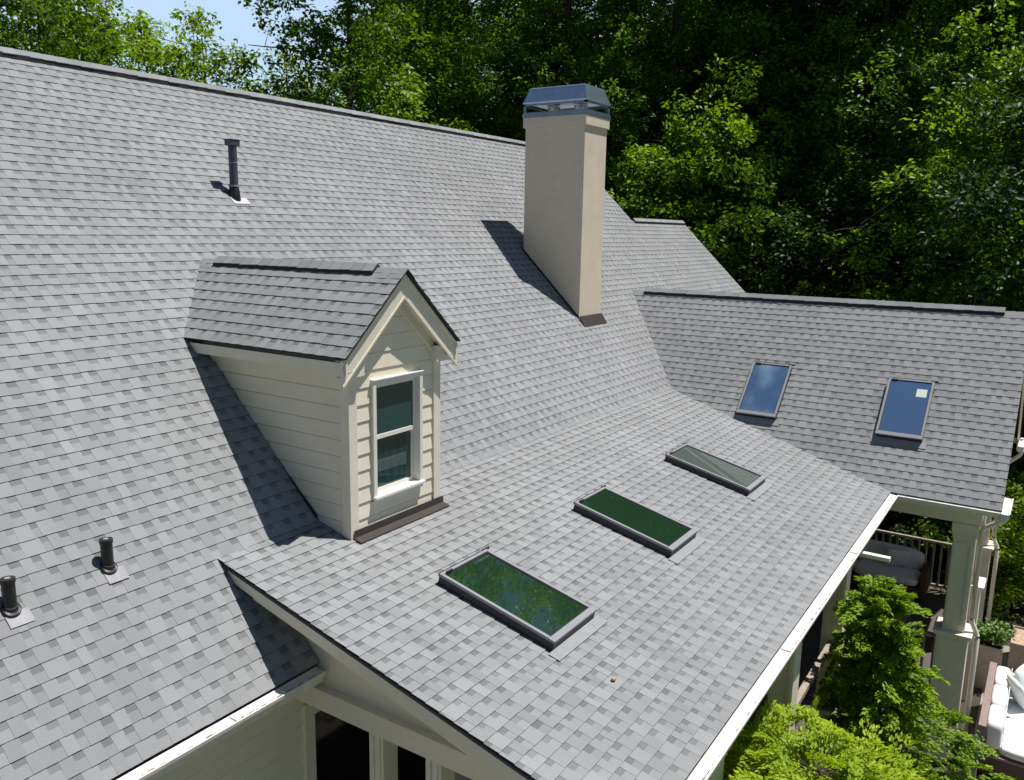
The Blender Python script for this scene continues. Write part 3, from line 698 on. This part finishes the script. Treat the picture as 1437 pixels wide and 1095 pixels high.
for a_, c_ in (((4.85, 2.06, GZ), (14.05, 2.10, FZ-.12)), ((14.06, .72, GZ), (14.1, 2.06, FZ-.122)), ((14.1, .72, GZ), (18.85, .76, FZ-.122))):
    b = MB(); b.box(a_, c_); mk('porch_skirt', b, TRIM, house)
def railing(p0, p1, z0=FZ+.1, z1=-6.25, stp=.115):
    p0, p1 = Vector((*p0, 0)), Vector((*p1, 0)); d = p1-p0; n = d.cross(Vector((0, 0, 1))).normalized(); dd = d.normalized(); c = (p0+p1)/2
    b = MB(); b.obox(c+Vector((0, 0, z1)), d/2, n*.045, (0, 0, .02)); o = mk('railing', b, WOODRAIL, house)
    b = MB(); b.obox(c+Vector((0, 0, z0)), d/2, n*.025, (0, 0, .03)); mk('bottom_rail', b, WOODRAIL, o)
    k = int(d.length/stp); proto = None
    for i in range(k):
        q = p0+d*((i+.5)/k)
        if proto is None:
            b = MB(); b.obox(q+Vector((0, 0, (z0+z1)/2+.005)), dd*.02, n*.02, (0, 0, (z1-z0)/2-.03)); proto = mk('baluster', b, WOODRAIL, o); q0 = q; l0 = proto.location.copy()
        else:
            c_ = proto.copy(); COL.objects.link(c_); c_.parent = o; c_.location = l0+(q-q0)
railing((14.10, 2.05), (14.10, .985), z1=-6.25, stp=.135); railing((18.72, 5.4), (18.72, .985), stp=.14); railing((14.32, .80), (16.24, .80), stp=.14); railing((16.57, .80), (18.49, .80), stp=.14)
b = MB(); b.box((9.15, 2.08, -5.60), (11.45, 2.16, -5.53)); mk('screen_rail', b, WOODRAIL, house)
b = MB(); b.box((11.10, 1.45, -4.10), (11.19, 1.995, -4.05)); mk('outrigger', b, WHITE, house)
# downspouts
def spout(pts, r=.038):
    b = MB(); pts = [Vector(p) for p in pts]; fine = []
    for i in range(len(pts)):
        if 0 < i < len(pts)-1:
            a, c = (pts[i-1]-pts[i]).normalized()*.05, (pts[i+1]-pts[i]).normalized()*.05
            fine += [pts[i]+a, pts[i]+(a+c)*.25, pts[i]+c]
        else: fine.append(pts[i])
    b.tube(fine, r, 12); return mk('downspout', b, TRIM, house, smooth=True)
spout([(13.98, .31, -4.0), (13.98, .31, -4.12), (14.12, .60, -4.36), (14.12, .60, -5.86), (14.12, .485, -6.10), (14.12, .485, -8.25)])
spout([(18.62, .31, -4.0), (18.62, .31, -4.12), (18.62, .585, -4.4), (18.62, .585, -5.9), (18.62, .49, -6.1), (18.62, .49, -8.2)])
# small seed pod on the shingles
b = MB(); rng = random.Random(4); c = Vector((5.812, 2.752, zpor(2.752)+.016))
b.rings([[c+Vector((math.cos(t)*r_, math.sin(t)*r_*.7, h_)) for t in [k*math.pi/4 for k in range(8)]] for r_, h_ in ((.012, 0), (.03, .008), (.026, .022), (.008, .03))])
tag(mk('dry_leaf', b, LEAFLITTER, None), 'tiny dry tan leaf lying on the porch roof shingles below the front skylight', 'leaf')

# ------------------------------------------------------------------ ground
b = MB(); b.face([(-300, -300, GZ), (400, -300, GZ), (400, 400, GZ), (-300, 400, GZ)]); structure(mk('ground', b, GROUND))
b = MB(); b.box((-4, 1.5, GZ), (4.6, 5.4, GZ+.03)); b.box((12.0, -6, GZ), (17.4, -.02, GZ+.03)); b.box((14.5, -.02, GZ), (19.0, .38, GZ+.029)); structure(mk('patio', b, PATIO))

b = MB(); b.box((-30, -40, GZ), (12.0, 1.4, GZ+.01)); structure(mk('lawn', b, mat('mown lawn', (0.05, 0.085, 0.022), 0.95, noise=0.3, nscale=5, bump=0.5, bscale=40)))
# ------------------------------------------------------------------ furniture
def puff(b, lo, hi, r=.06, seg=6, bulge=.02, R=None, c0=None):
    """soft cushion: superellipsoid-like rounded box"""
    c = (Vector(lo)+Vector(hi))/2; h = (Vector(hi)-Vector(lo))/2; rings = []; nseg = 28
    for i in range(-seg, seg+1):
        th = i/seg*math.pi/2; ring = []
        cz = math.copysign(abs(math.sin(th))**.45, th); cw = max(.02, math.cos(th)**.32)
        for j in range(nseg):
            ph = 2*math.pi*j/nseg; cx, cy = math.cos(ph), math.sin(ph)
            p = Vector((h.x*cw*math.copysign(abs(cx)**.38, cx), h.y*cw*math.copysign(abs(cy)**.38, cy), h.z*cz))
            if R is not None: p = R @ p
            ring.append(c+p)
        rings.append(ring)
    b.rings(rings)
sofa = thing('patio_sofa', 'long outdoor sofa with thick white cushions and brown woven base on the patio', 'sofa', (15.1, -.25, GZ))
sx0, sx1, sy0, sy1 = 13.9, 16.25, -1.0, .30
b = MB(); b.box((sx0, sy0, GZ+.06), (sx1, sy1, GZ+.36)); mk('base', b, SOFABASE, sofa, bevel=.01)
b = MB(); b.box((sx0-.01, sy0-.01, GZ+.361), (sx1+.01, sy1+.01, GZ+.40)); mk('seat_rail', b, SOFARAIL, sofa, bevel=.006)
b = MB(); b.box((sx0-.01, sy1-.10, GZ+.401), (sx1+.01, sy1+.01, GZ+.86)); mk('back_rail', b, SOFARAIL, sofa, bevel=.006)
b = MB(); b.box((sx1-.10, sy0, GZ+.401), (sx1, sy1-.101, GZ+.76)); mk('arm', b, CUSHION, sofa, bevel=.01)
for i in range(2):
    b = MB(); w = (sx1-sx0-.12)/2; puff(b, (sx0+.01+i*w, sy0+.02, GZ+.40), (sx0+i*w+w, sy1-.25, GZ+.57)); mk('seat_cushion', b, CUSHION, sofa, smooth=True)
for i in range(3):
    b = MB(); w = (sx1-sx0-.12)/3; puff(b, (sx0+.02+i*w, sy1-.33, GZ+.46), (sx0+i*w+w, sy1-.09, GZ+.93)); bc = mk('back_cushion', b, CUSHION, sofa, smooth=True)
    b = MB(); x0, x1 = sx0+.035+i*w, sx0+i*w+w-.015; b.tube([(x0, sy1-.335, GZ+.50), (x0, sy1-.335, GZ+.90), (x1, sy1-.335, GZ+.90), (x1, sy1-.335, GZ+.50)], .006, 6); mk('piping', b, PILLOWW, bc)
def pillow(x, y, z, rz, tilt, lb, m_=PILLOWW, s=.24, cat='pillow'):
    R = (Matrix.Rotation(rz, 3, 'Z') @ Matrix.Rotation(tilt, 3, 'X')); b = MB(); n = 24; rings = []
    for i in range(-6, 7):
        th = i/6*math.pi/2; cw = max(.02, math.cos(th)**.7); ring = []
        for j in range(n):
            ph = 2*math.pi*j/n; cx, cy = math.cos(ph), math.sin(ph)
            k = 1/max(abs(cx), abs(cy))**.82
            q = Vector((s*cw*cx*k, .075*math.sin(th), s*cw*cy*k)); ring.append(R @ q+Vector((x, y, z)))
        rings.append(ring)
    b.rings(rings); tag(mk('pillow', b, m_, None, smooth=True), lb, cat)
pillow(15.45, -.16, GZ+.80, .5, -.35, 'pale square pillow leaning on the back cushions near the sofa middle')
pillow(15.98, -.22, GZ+.80, -.3, -.3, 'pale pillow standing in the far corner of the patio sofa')
pillow(15.75, -.50, GZ+.66, .1, -1.1, 'crumpled white pillow lying flat on the sofa seat', CUSHION)

def planter(cx, cy, w, d, h, lb, sand=False):
    t = thing('planter', lb, 'planter', (cx, cy, GZ))
    b = MB(); e = .03; x0, x1, y0, y1 = cx-w/2, cx+w/2, cy-d/2, cy+d/2; z0, z1 = GZ, GZ+h
    tp = .06
    for (a, c) in (((x0, y0), (x0+e, y1)), ((x1-e, y0), (x1, y1)), ((x0+e, y0), (x1-e, y0+e)), ((x0+e, y1-e), (x1-e, y1))): b.box((*a, z0), (*c, z1))
    mk('planter_box', b, PLANTERM, t, bevel=.004)
    b = MB(); b.box((x0+e, y0+e, z1-.25), (x1-e, y1-e, z1-.04)); mk('soil', b, OUTSAND if sand else SOIL, t)
planter(13.10, .42, .42, .36, .72, 'tan square planter box at the near end of the patio sofa')
planter(17.1, .38, .5, .46, .86, 'tall tan planter box against the porch beyond the sofa')
planter(18.3, -.35, .9, .8, .62, 'low wide planter box of sandy fill beyond the sofa', True)
isofa = thing('porch_sofa', 'pale grey sofa in the shade of the covered porch by the railing', 'sofa', (18.1, 2.6, FZ))
b = MB(); b.box((17.75, 1.7, FZ+.12), (18.6, 4.3, FZ+.32)); mk('base', b, SOFABASE, isofa)
b = MB(); puff(b, (17.72, 1.75, FZ+.32), (18.45, 3.0, FZ+.50)); puff(b, (17.72, 3.0, FZ+.32), (18.45, 4.25, FZ+.50)); mk('seat_cushion', b, GREYCUSH, isofa, smooth=True)
b = MB(); puff(b, (18.38, 1.75, FZ+.42), (18.62, 4.25, FZ+.88)); mk('back_cushion', b, GREYCUSH, isofa, smooth=True)
b = MB(); b.box((17.78, 1.62, FZ+.1), (18.6, 1.72, FZ+.66)); b.box((17.78, 4.28, FZ+.1), (18.6, 4.38, FZ+.66)); mk('arm', b, SOFABASE, isofa)
pillow(18.25, 2.25, FZ+.70, 1.9, -.5, 'grey pillow leaning on the shaded porch sofa', GREYCUSH)
cab = thing('cabinet', 'tan wooden cabinet in the shade at the back of the porch', 'cabinet', (18.3, 4.9, FZ))
b = MB(); b.box((17.9, 4.55, FZ+.05), (18.6, 5.35, FZ+1.2)); mk('carcass', b, mat('tan cabinet wood', (.3, .2, .1), .6), cab, bevel=.01)
b = MB(); b.box((17.885, 4.58, FZ+.1), (17.9, 4.94, FZ+1.15)); b.box((17.885, 4.96, FZ+.1), (17.9, 5.32, FZ+1.15)); mk('door', b, mat('cabinet door wood', (.34, .23, .12), .5), cab)
tbl = thing('coffee_table', 'low brown table before the porch sofa', 'table', (16.6, 2.2, FZ))
b = MB(); b.box((16.3, 1.7, FZ+.38), (16.9, 2.7, FZ+.43)); mk('tabletop', b, WOODRAIL, tbl, bevel=.005)
for x in (16.34, 16.82):
    for y in (1.74, 2.62):
        b = MB(); b.box((x, y, FZ), (x+.05, y+.05, FZ+.38)); mk('leg', b, WOODRAIL, tbl)

# ------------------------------------------------------------------ foliage
def leaf_object(name, C, A, Nn, S, tone, material, parent, wo, width=.55, fold=.12):
    n = len(C); A = A/np.linalg.norm(A, axis=1)[:, None]
    Nn = Nn-(Nn*A).sum(1)[:, None]*A; Nn /= np.linalg.norm(Nn, axis=1)[:, None]+1e-9
    B = np.cross(Nn, A); S = S[:, None]
    V = np.empty((n, 4, 3)); V[:, 0] = C-A*S*.5; V[:, 1] = C+B*S*width*.5+Nn*S*fold-A*S*.05; V[:, 2] = C+A*S*.5; V[:, 3] = C-B*S*width*.5+Nn*S*fold-A*S*.05
    V -= np.array(wo)
    me = bpy.data.meshes.new(name); me.vertices.add(n*4); me.vertices.foreach_set('co', V.reshape(-1))
    idx = (np.arange(n)*4)[:, None]+np.array([[0, 2, 1, 0, 3, 2]]); me.loops.add(n*6); me.loops.foreach_set('vertex_index', idx.reshape(-1).astype(np.int32))
    me.polygons.add(n*2); me.polygons.foreach_set('loop_start', (np.arange(n*2)*3).astype(np.int32))
    me.update(calc_edges=True)
    at = me.attributes.new('tone', 'FLOAT', 'FACE'); at.data.foreach_set('value', np.repeat(np.clip(tone, 0, 1), 2))
    me.materials.append(material)
    o = bpy.data.objects.new(name, me); COL.objects.link(o); place(o, parent, wo); return o

def rand_dirs(rng, n):
    v = rng.normal(size=(n, 3)); return v/np.linalg.norm(v, axis=1)[:, None]

def tree(name, label, cat, loc, H, rad, base, seed, material, nl=24, per=120, leaf=.19, group=None, clump=.85, trunk_r=.24, low=True):
    """trunk, limbs and twigs as tapered tubes; leaves gathered in flat tufts along the outer limbs"""
    rng = np.random.default_rng(seed); t = thing(name, label, cat, loc, group); x0, y0, z0 = loc
    b = MB(); k = 9; ph = rng.uniform(0, 6.28, 4)
    tp = lambda h: Vector((x0+.5*math.sin(h*2.1+ph[0])*h, y0+.5*math.sin(h*1.7+ph[1])*h, z0+H*.95*h))
    b.tube([tp(i/k) for i in range(k+1)], [trunk_r*(1.25 if i == 0 else 1)*(1-.88*i/k) for i in range(k+1)], 10)
    cl = []
    for i in range(nl):
        h = base/H+(1-base/H)*((i+rng.uniform(0, .8))/nl)*.97; az = i*2.39996+rng.uniform(-.5, .5)
        q = (h-base/H)/(1-base/H)
        R = rad*(0.55+.45*math.sin(min(1, q*1.25+.12)*math.pi*.62))*(1-max(0, q-.55)**1.6*1.9)*rng.uniform(.75, 1.12)
        R = max(R, .5); s = tp(h*.93); rise = rng.uniform(.12, .5)*R*(1.2 if q > .6 else .8)-(0.25*R if (q < .25 and low) else 0)
        pts = []
        for j in range(6):
            w = j/5; pts.append(s+Vector((math.cos(az+.25*w)*R*w, math.sin(az+.25*w)*R*w, rise*w**.8-.10*R*w*w+rng.uniform(-.06, .06)*R*w)))
        r0 = trunk_r*.36*(1-.6*h); b.tube(pts, [r0*(1-.85*j/5)+.006 for j in range(6)], 6)
        ncl = max(4, int(R*2.9))
        for c in range(ncl):
            w = rng.uniform(.08, 1.08)**.7; j = min(4, int(w*5)); f = min(1.2, w*5-j); p = pts[j]+(pts[j+1]-pts[j])*f
            off = Vector(rng.normal(0, 1, 3))*.42*clump*(1+w); off.z *= .9; p2 = p+off
            if rng.random() < .5: b.tube([p, p+off*.6+Vector((0, 0, .05)), p2], [.018, .011, .004], 4)
            cl.append((p2, clump*rng.uniform(.55, 1.2), rng.uniform(-.32, .36)))
    for i in range(5): cl.append((tp(1)+Vector(rng.normal(0, .35, 3)), clump*.7, 0))
    mk('trunk', b, BARK, t)
    Cs, As, Ns, Ss, Ts = [], [], [], [], []
    for p, r, tn in cl:
        n = int(per*(r/clump)**1.7); d = rand_dirs(rng, n); rr = rng.random(n)**.45
        sub = rand_dirs(rng, 7)*r*.75; pick = rng.integers(0, 7, n)          # sub-tufts keep the edge ragged
        q = d*rr[:, None]*r*.50+sub[pick]*np.array([1, 1, .8]); q[:, 2] *= .8; q[:, 2] -= .22*(q[:, 0]**2+q[:, 1]**2)/max(r, .3)*.6
        Cs.append(np.array(p)+q)
        out = q.copy(); out[:, 2] *= .4; out += rng.normal(0, .35*r, (n, 3)); out[:, 2] -= .22*r; As.append(out)
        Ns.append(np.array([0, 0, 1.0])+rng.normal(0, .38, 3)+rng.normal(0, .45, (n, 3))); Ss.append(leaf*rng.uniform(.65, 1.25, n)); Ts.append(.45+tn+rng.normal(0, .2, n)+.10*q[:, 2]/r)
    leaf_object('crown', np.concatenate(Cs), np.concatenate(As), np.concatenate(Ns), np.concatenate(Ss), np.concatenate(Ts), material, t, (x0, y0, z0+base))
    return t
def copy_tree(src, label, loc, rz, sc, group):
    c = src.copy(); COL.objects.link(c); c.location = loc; c.rotation_euler = (0, 0, rz); c.scale = (sc[0], sc[0], sc[1]); c['label'] = label; c['group'] = group
    for ch in src.children:
        d = ch.copy(); COL.objects.link(d); d.parent = c
    return c
def at(px, dist):
    v = F_+R_*((px-718.5)/FPX); a = math.atan2(v.y, v.x); return (dist*math.cos(a), dist*math.sin(a), GZ)

G1 = 'tall trees along the edge of the wood behind the house'
TREES = [  # px, distance, height, radius, crown base, material, limbs, label
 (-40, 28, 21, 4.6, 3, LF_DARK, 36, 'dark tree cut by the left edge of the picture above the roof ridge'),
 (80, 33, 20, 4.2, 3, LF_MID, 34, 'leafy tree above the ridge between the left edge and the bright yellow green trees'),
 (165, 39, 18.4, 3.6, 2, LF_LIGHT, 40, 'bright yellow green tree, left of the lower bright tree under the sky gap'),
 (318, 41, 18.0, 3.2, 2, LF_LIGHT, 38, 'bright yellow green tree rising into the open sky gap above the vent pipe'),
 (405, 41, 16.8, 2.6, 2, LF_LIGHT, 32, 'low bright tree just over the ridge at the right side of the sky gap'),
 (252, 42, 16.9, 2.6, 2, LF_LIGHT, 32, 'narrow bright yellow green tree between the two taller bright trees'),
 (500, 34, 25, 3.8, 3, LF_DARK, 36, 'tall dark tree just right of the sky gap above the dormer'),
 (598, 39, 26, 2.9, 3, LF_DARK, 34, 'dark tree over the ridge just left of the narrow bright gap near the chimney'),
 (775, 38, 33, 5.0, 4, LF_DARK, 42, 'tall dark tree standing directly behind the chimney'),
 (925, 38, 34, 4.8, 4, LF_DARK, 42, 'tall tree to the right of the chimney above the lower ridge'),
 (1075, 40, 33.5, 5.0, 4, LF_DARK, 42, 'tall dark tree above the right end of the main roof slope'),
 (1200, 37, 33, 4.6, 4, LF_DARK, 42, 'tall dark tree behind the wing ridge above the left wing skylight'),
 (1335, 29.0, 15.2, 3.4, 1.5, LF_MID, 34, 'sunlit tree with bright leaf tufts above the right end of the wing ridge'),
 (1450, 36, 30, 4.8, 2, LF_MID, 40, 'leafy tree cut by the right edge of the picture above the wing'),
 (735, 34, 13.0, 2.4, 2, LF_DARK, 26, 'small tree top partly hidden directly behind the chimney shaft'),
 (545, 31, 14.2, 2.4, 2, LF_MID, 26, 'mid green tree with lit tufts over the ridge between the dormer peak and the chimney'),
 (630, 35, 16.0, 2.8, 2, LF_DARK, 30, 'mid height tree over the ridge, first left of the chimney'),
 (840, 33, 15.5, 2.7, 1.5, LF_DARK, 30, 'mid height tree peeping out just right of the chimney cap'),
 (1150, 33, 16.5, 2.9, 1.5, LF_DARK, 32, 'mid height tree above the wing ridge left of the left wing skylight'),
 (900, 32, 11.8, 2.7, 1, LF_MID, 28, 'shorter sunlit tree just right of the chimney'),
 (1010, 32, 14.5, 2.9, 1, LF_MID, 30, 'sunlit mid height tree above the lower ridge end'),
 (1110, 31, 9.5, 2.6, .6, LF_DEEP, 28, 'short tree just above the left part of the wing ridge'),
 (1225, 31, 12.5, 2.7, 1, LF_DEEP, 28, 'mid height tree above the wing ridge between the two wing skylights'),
 (1478, 25.6, 13.5, 3.0, 4.5, LF_DEEP, 30, 'added deep green shade tree beyond the right end of the wing, cut by the right picture edge'),  # added to cast shade on the shrubs past the porch railing
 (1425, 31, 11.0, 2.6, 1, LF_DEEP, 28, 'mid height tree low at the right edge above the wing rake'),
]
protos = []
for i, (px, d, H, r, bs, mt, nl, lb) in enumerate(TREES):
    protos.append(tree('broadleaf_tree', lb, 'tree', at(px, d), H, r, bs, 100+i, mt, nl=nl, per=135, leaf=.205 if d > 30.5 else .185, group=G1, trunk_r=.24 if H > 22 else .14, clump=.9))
rng = random.Random(77)
G2 = 'trees deeper in the wood'
LB2 = 'dark leafy tree half hidden deep in the wood behind the front trees'
for row, (d0, n, stp) in enumerate(((46, 26, 68), (58, 29, 62))):
    for i in range(n):
        px = -170+i*stp+rng.uniform(-20, 20); d = d0+rng.uniform(-3, 5)
        if 60 < px < 545 or (px < 215 and row == 0) or (row and 640 < px < 690): continue
        src = protos[rng.choice((0, 6, 7, 8, 9, 10, 11))]
        zs = rng.uniform(.85, 1.0) if px > 380 else rng.uniform(.7, .8)
        copy_tree(src, LB2, at(px, d), rng.uniform(0, 6.28), (rng.uniform(1.0, 1.3), zs), G2)
# under-storey at the wood edge on the right
G3 = 'low trees of the under-storey right of the house'; LB3 = 'low dark under-storey tree in the deep shade at the wood edge'
us = None
for i, (px, d) in enumerate(((960, 39), (1080, 33), (1170, 37), (1260, 34), (1350, 36), (1440, 31), (1500, 36), (860, 39), (1010, 44), (1130, 46), (1230, 42), (1320, 44), (1400, 42), (910, 47))):
    if us is None: us = tree('broadleaf_tree', LB3, 'tree', at(px, d), 8.5, 3.2, .5, 300, LF_DEEP, nl=34, per=150, leaf=.2, group=G3, trunk_r=.1)
    else: copy_tree(us, LB3, at(px, d), rng.uniform(0, 6.28), (rng.uniform(.9, 1.3), rng.uniform(.7, 1.2)), G3)

def conifer(name, label, cat, loc, H, prof, seed, material, n_br, leaf=.055, per=46, spray=.30, lean=(0, 0), ymax=None, rvar=(.72, 1.12), top=.86, dens=9, wmin=.12):
    """layered flat sprays: fans of small scale-leaf twigs at the branch ends"""
    rng = np.random.default_rng(seed); t = thing(name, label, cat, loc); x0, y0, z0 = loc; b = MB()
    tp = lambda h: Vector((x0+lean[0]*h, y0+lean[1]*h, z0+H*h))
    b.tube([tp(i/6*top)+Vector((.04*math.sin(i*2), .04*math.cos(i*3), 0)) for i in range(7)], [.09*(1-.9*i/6)+.004 for i in range(7)], 8)
    Cs, As, Ns, Ss, Ts = [], [], [], [], []
    for i in range(n_br):
        h = rng.uniform(.12, 1.0)**.8; az = i*2.39996+rng.normal(0, .3); R = prof(h)*rng.uniform(*rvar)
        s = tp(min(.99, h*.94)); rise = R*rng.uniform(.05, .4); pts = []
        for j in range(5):
            w = j/4; pts.append(s+Vector((math.cos(az)*R*w, math.sin(az)*R*w, rise*w-.22*R*w*w)))
        b.tube(pts, [.008*(1-.8*j/4)+.002 for j in range(5)], 4)
        tn = rng.uniform(-.18, .2)
        for c in range(max(3, int(R*dens))):
            w = rng.uniform(wmin, 1.0)**.7; j = min(3, int(w*4)); p = np.array(pts[j]+(pts[j+1]-pts[j])*(w*4-j))
            p = p+rng.normal(0, .09, 3)*np.array([1.3, 1.3, .7])
            az2 = az+rng.normal(0, .75); pit = rng.normal(.05, .3); d = np.array([math.cos(az2)*math.cos(pit), math.sin(az2)*math.cos(pit), math.sin(pit)])
            nrm = np.array([0, 0, 1.0])+rng.normal(0, .35, 3); nrm -= d*(nrm@d); nrm /= np.linalg.norm(nrm); sd_ = np.cross(nrm, d)
            sp = spray*rng.uniform(.6, 1.15); n = per; u = rng.random(n)**.8; v = rng.uniform(-1, 1, n)*(.10+.50*u*(1.25-u))
            Pp = p+d*(u*sp)[:, None]+sd_*(v*sp)[:, None]-nrm*(.5*v*v*sp+.28*u*u*sp)[:, None]+rng.normal(0, .012, (n, 3))
            if ymax is not None:
                ok = Pp[:, 1] < ymax; Pp = Pp[ok]; v = v[ok]; u = u[ok]; n = len(Pp)
                if n == 0: continue
            Cs.append(Pp); As.append(d+sd_*(v*1.5)[:, None]+rng.normal(0, .25, (n, 3))); Ns.append(nrm+rng.normal(0, .35, (n, 3)))
            Ss.append(leaf*rng.uniform(.7, 1.3, n)); Ts.append(.35+tn+.4*u+rng.normal(0, .14, n))
    mk('trunk', b, BARK, t)
    leaf_object('crown', np.concatenate(Cs), np.concatenate(As), np.concatenate(Ns), np.concatenate(Ss), np.concatenate(Ts), material, t, (x0, y0, z0+.3), width=.42, fold=.1)
conifer('cypress_shrub', 'tall green feathery cypress before the porch posts', 'shrub', (10.9, 1.15, GZ), 4.2, lambda h: .10+2.0*(1-h)**1.15, 501, LF_CYP, 230, lean=(-.25, .35), ymax=2.02, leaf=.062, per=80, rvar=(.4, 1.35), spray=.26, dens=6, wmin=.2)
def dome(h): return .25+.95*math.sin(min(1, (1-h)*1.6+.08)*math.pi/2)
conifer('golden_shrub', 'yellow green feathery shrub touching the porch gutter at the bottom', 'shrub', (7.1, 1.0, GZ), 4.0, lambda h: .35+.85*math.sqrt(max(0, 1-((h-.62)/.40)**2)) if h > .25 else .5, 502, LF_YEL, 420, leaf=.055, per=70, spray=.34, lean=(-.2, .3), top=.6, rvar=(.3, 1.15))
tree('round_shrub', 'sunlit round shrub past the porch by the right picture edge', 'shrub', (21.3, -.15, GZ), 3.0, 1.7, .3, 503, LF_LIGHT, nl=26, per=110, leaf=.10, clump=.42, trunk_r=.06)
hd = None
for i, (hx, hy, hh) in enumerate(((21.6, 3.2, 1.0), (21.8, 5.4, 1.15), (23.6, 1.6, 1.1), (24.2, 4.2, 1.3), (23.0, -1.6, .9))):
    lb = 'dark low shrub in the shade past the far porch railing'; g = 'shrubs past the far porch railing'
    if hd is None: hd = tree('shade_shrub', lb, 'shrub', (hx, hy, GZ), 2.6, 1.5, .15, 520, LF_DEEP, nl=24, per=100, leaf=.12, clump=.45, trunk_r=.05, group=g)
    else: copy_tree(hd, lb, (hx, hy, GZ), i*1.3, (hh*1.15, hh*1.5), g)
def potted(loc, label, seed, H=.6, R=.34, leaf=.07, material=LF_POT):
    rng = np.random.default_rng(seed); t = thing('potted_plant', label, 'plant', loc); b = MB(); Cs, As, Ns, Ss, Ts = [], [], [], [], []
    for i in range(34):
        az = i*2.4+rng.uniform(-.4, .4); r = R*rng.uniform(.25, 1.0); h = H*rng.uniform(.35, 1)*(1-.35*r/R); p0 = Vector(loc)+Vector((math.cos(az)*.03, math.sin(az)*.03, 0))
        pts = [p0, p0+Vector((math.cos(az)*r*.4, math.sin(az)*r*.4, h*.7)), p0+Vector((math.cos(az)*r, math.sin(az)*r, h))]
        b.tube(pts, [.006, .004, .002], 4); n = 26; u = rng.random(n)
        P = np.array(pts[1])*(1-u)[:, None]+np.array(pts[2])*u[:, None]+rng.normal(0, .035, (n, 3)); Cs.append(P)
        As.append(np.array([math.cos(az), math.sin(az), .2])+rng.normal(0, .6, (n, 3))); Ns.append(np.array([0, 0, 1.])+rng.normal(0, .4, (n, 3))); Ss.append(leaf*rng.uniform(.6, 1.2, n)); Ts.append(rng.uniform(.1, .9, n))
    mk('stem', b, BARK, t); leaf_object('foliage', np.concatenate(Cs), np.concatenate(As), np.concatenate(Ns), np.concatenate(Ss), np.concatenate(Ts), material, t, loc)
potted((13.10, .42, GZ+.685), 'bushy plant with grassy leaves in the planter nearest the sofa end', 601, .42, .36)
potted((17.1, .38, GZ+.825), 'green leafy plant in the tall planter beyond the sofa', 602, .5, .42, .085)
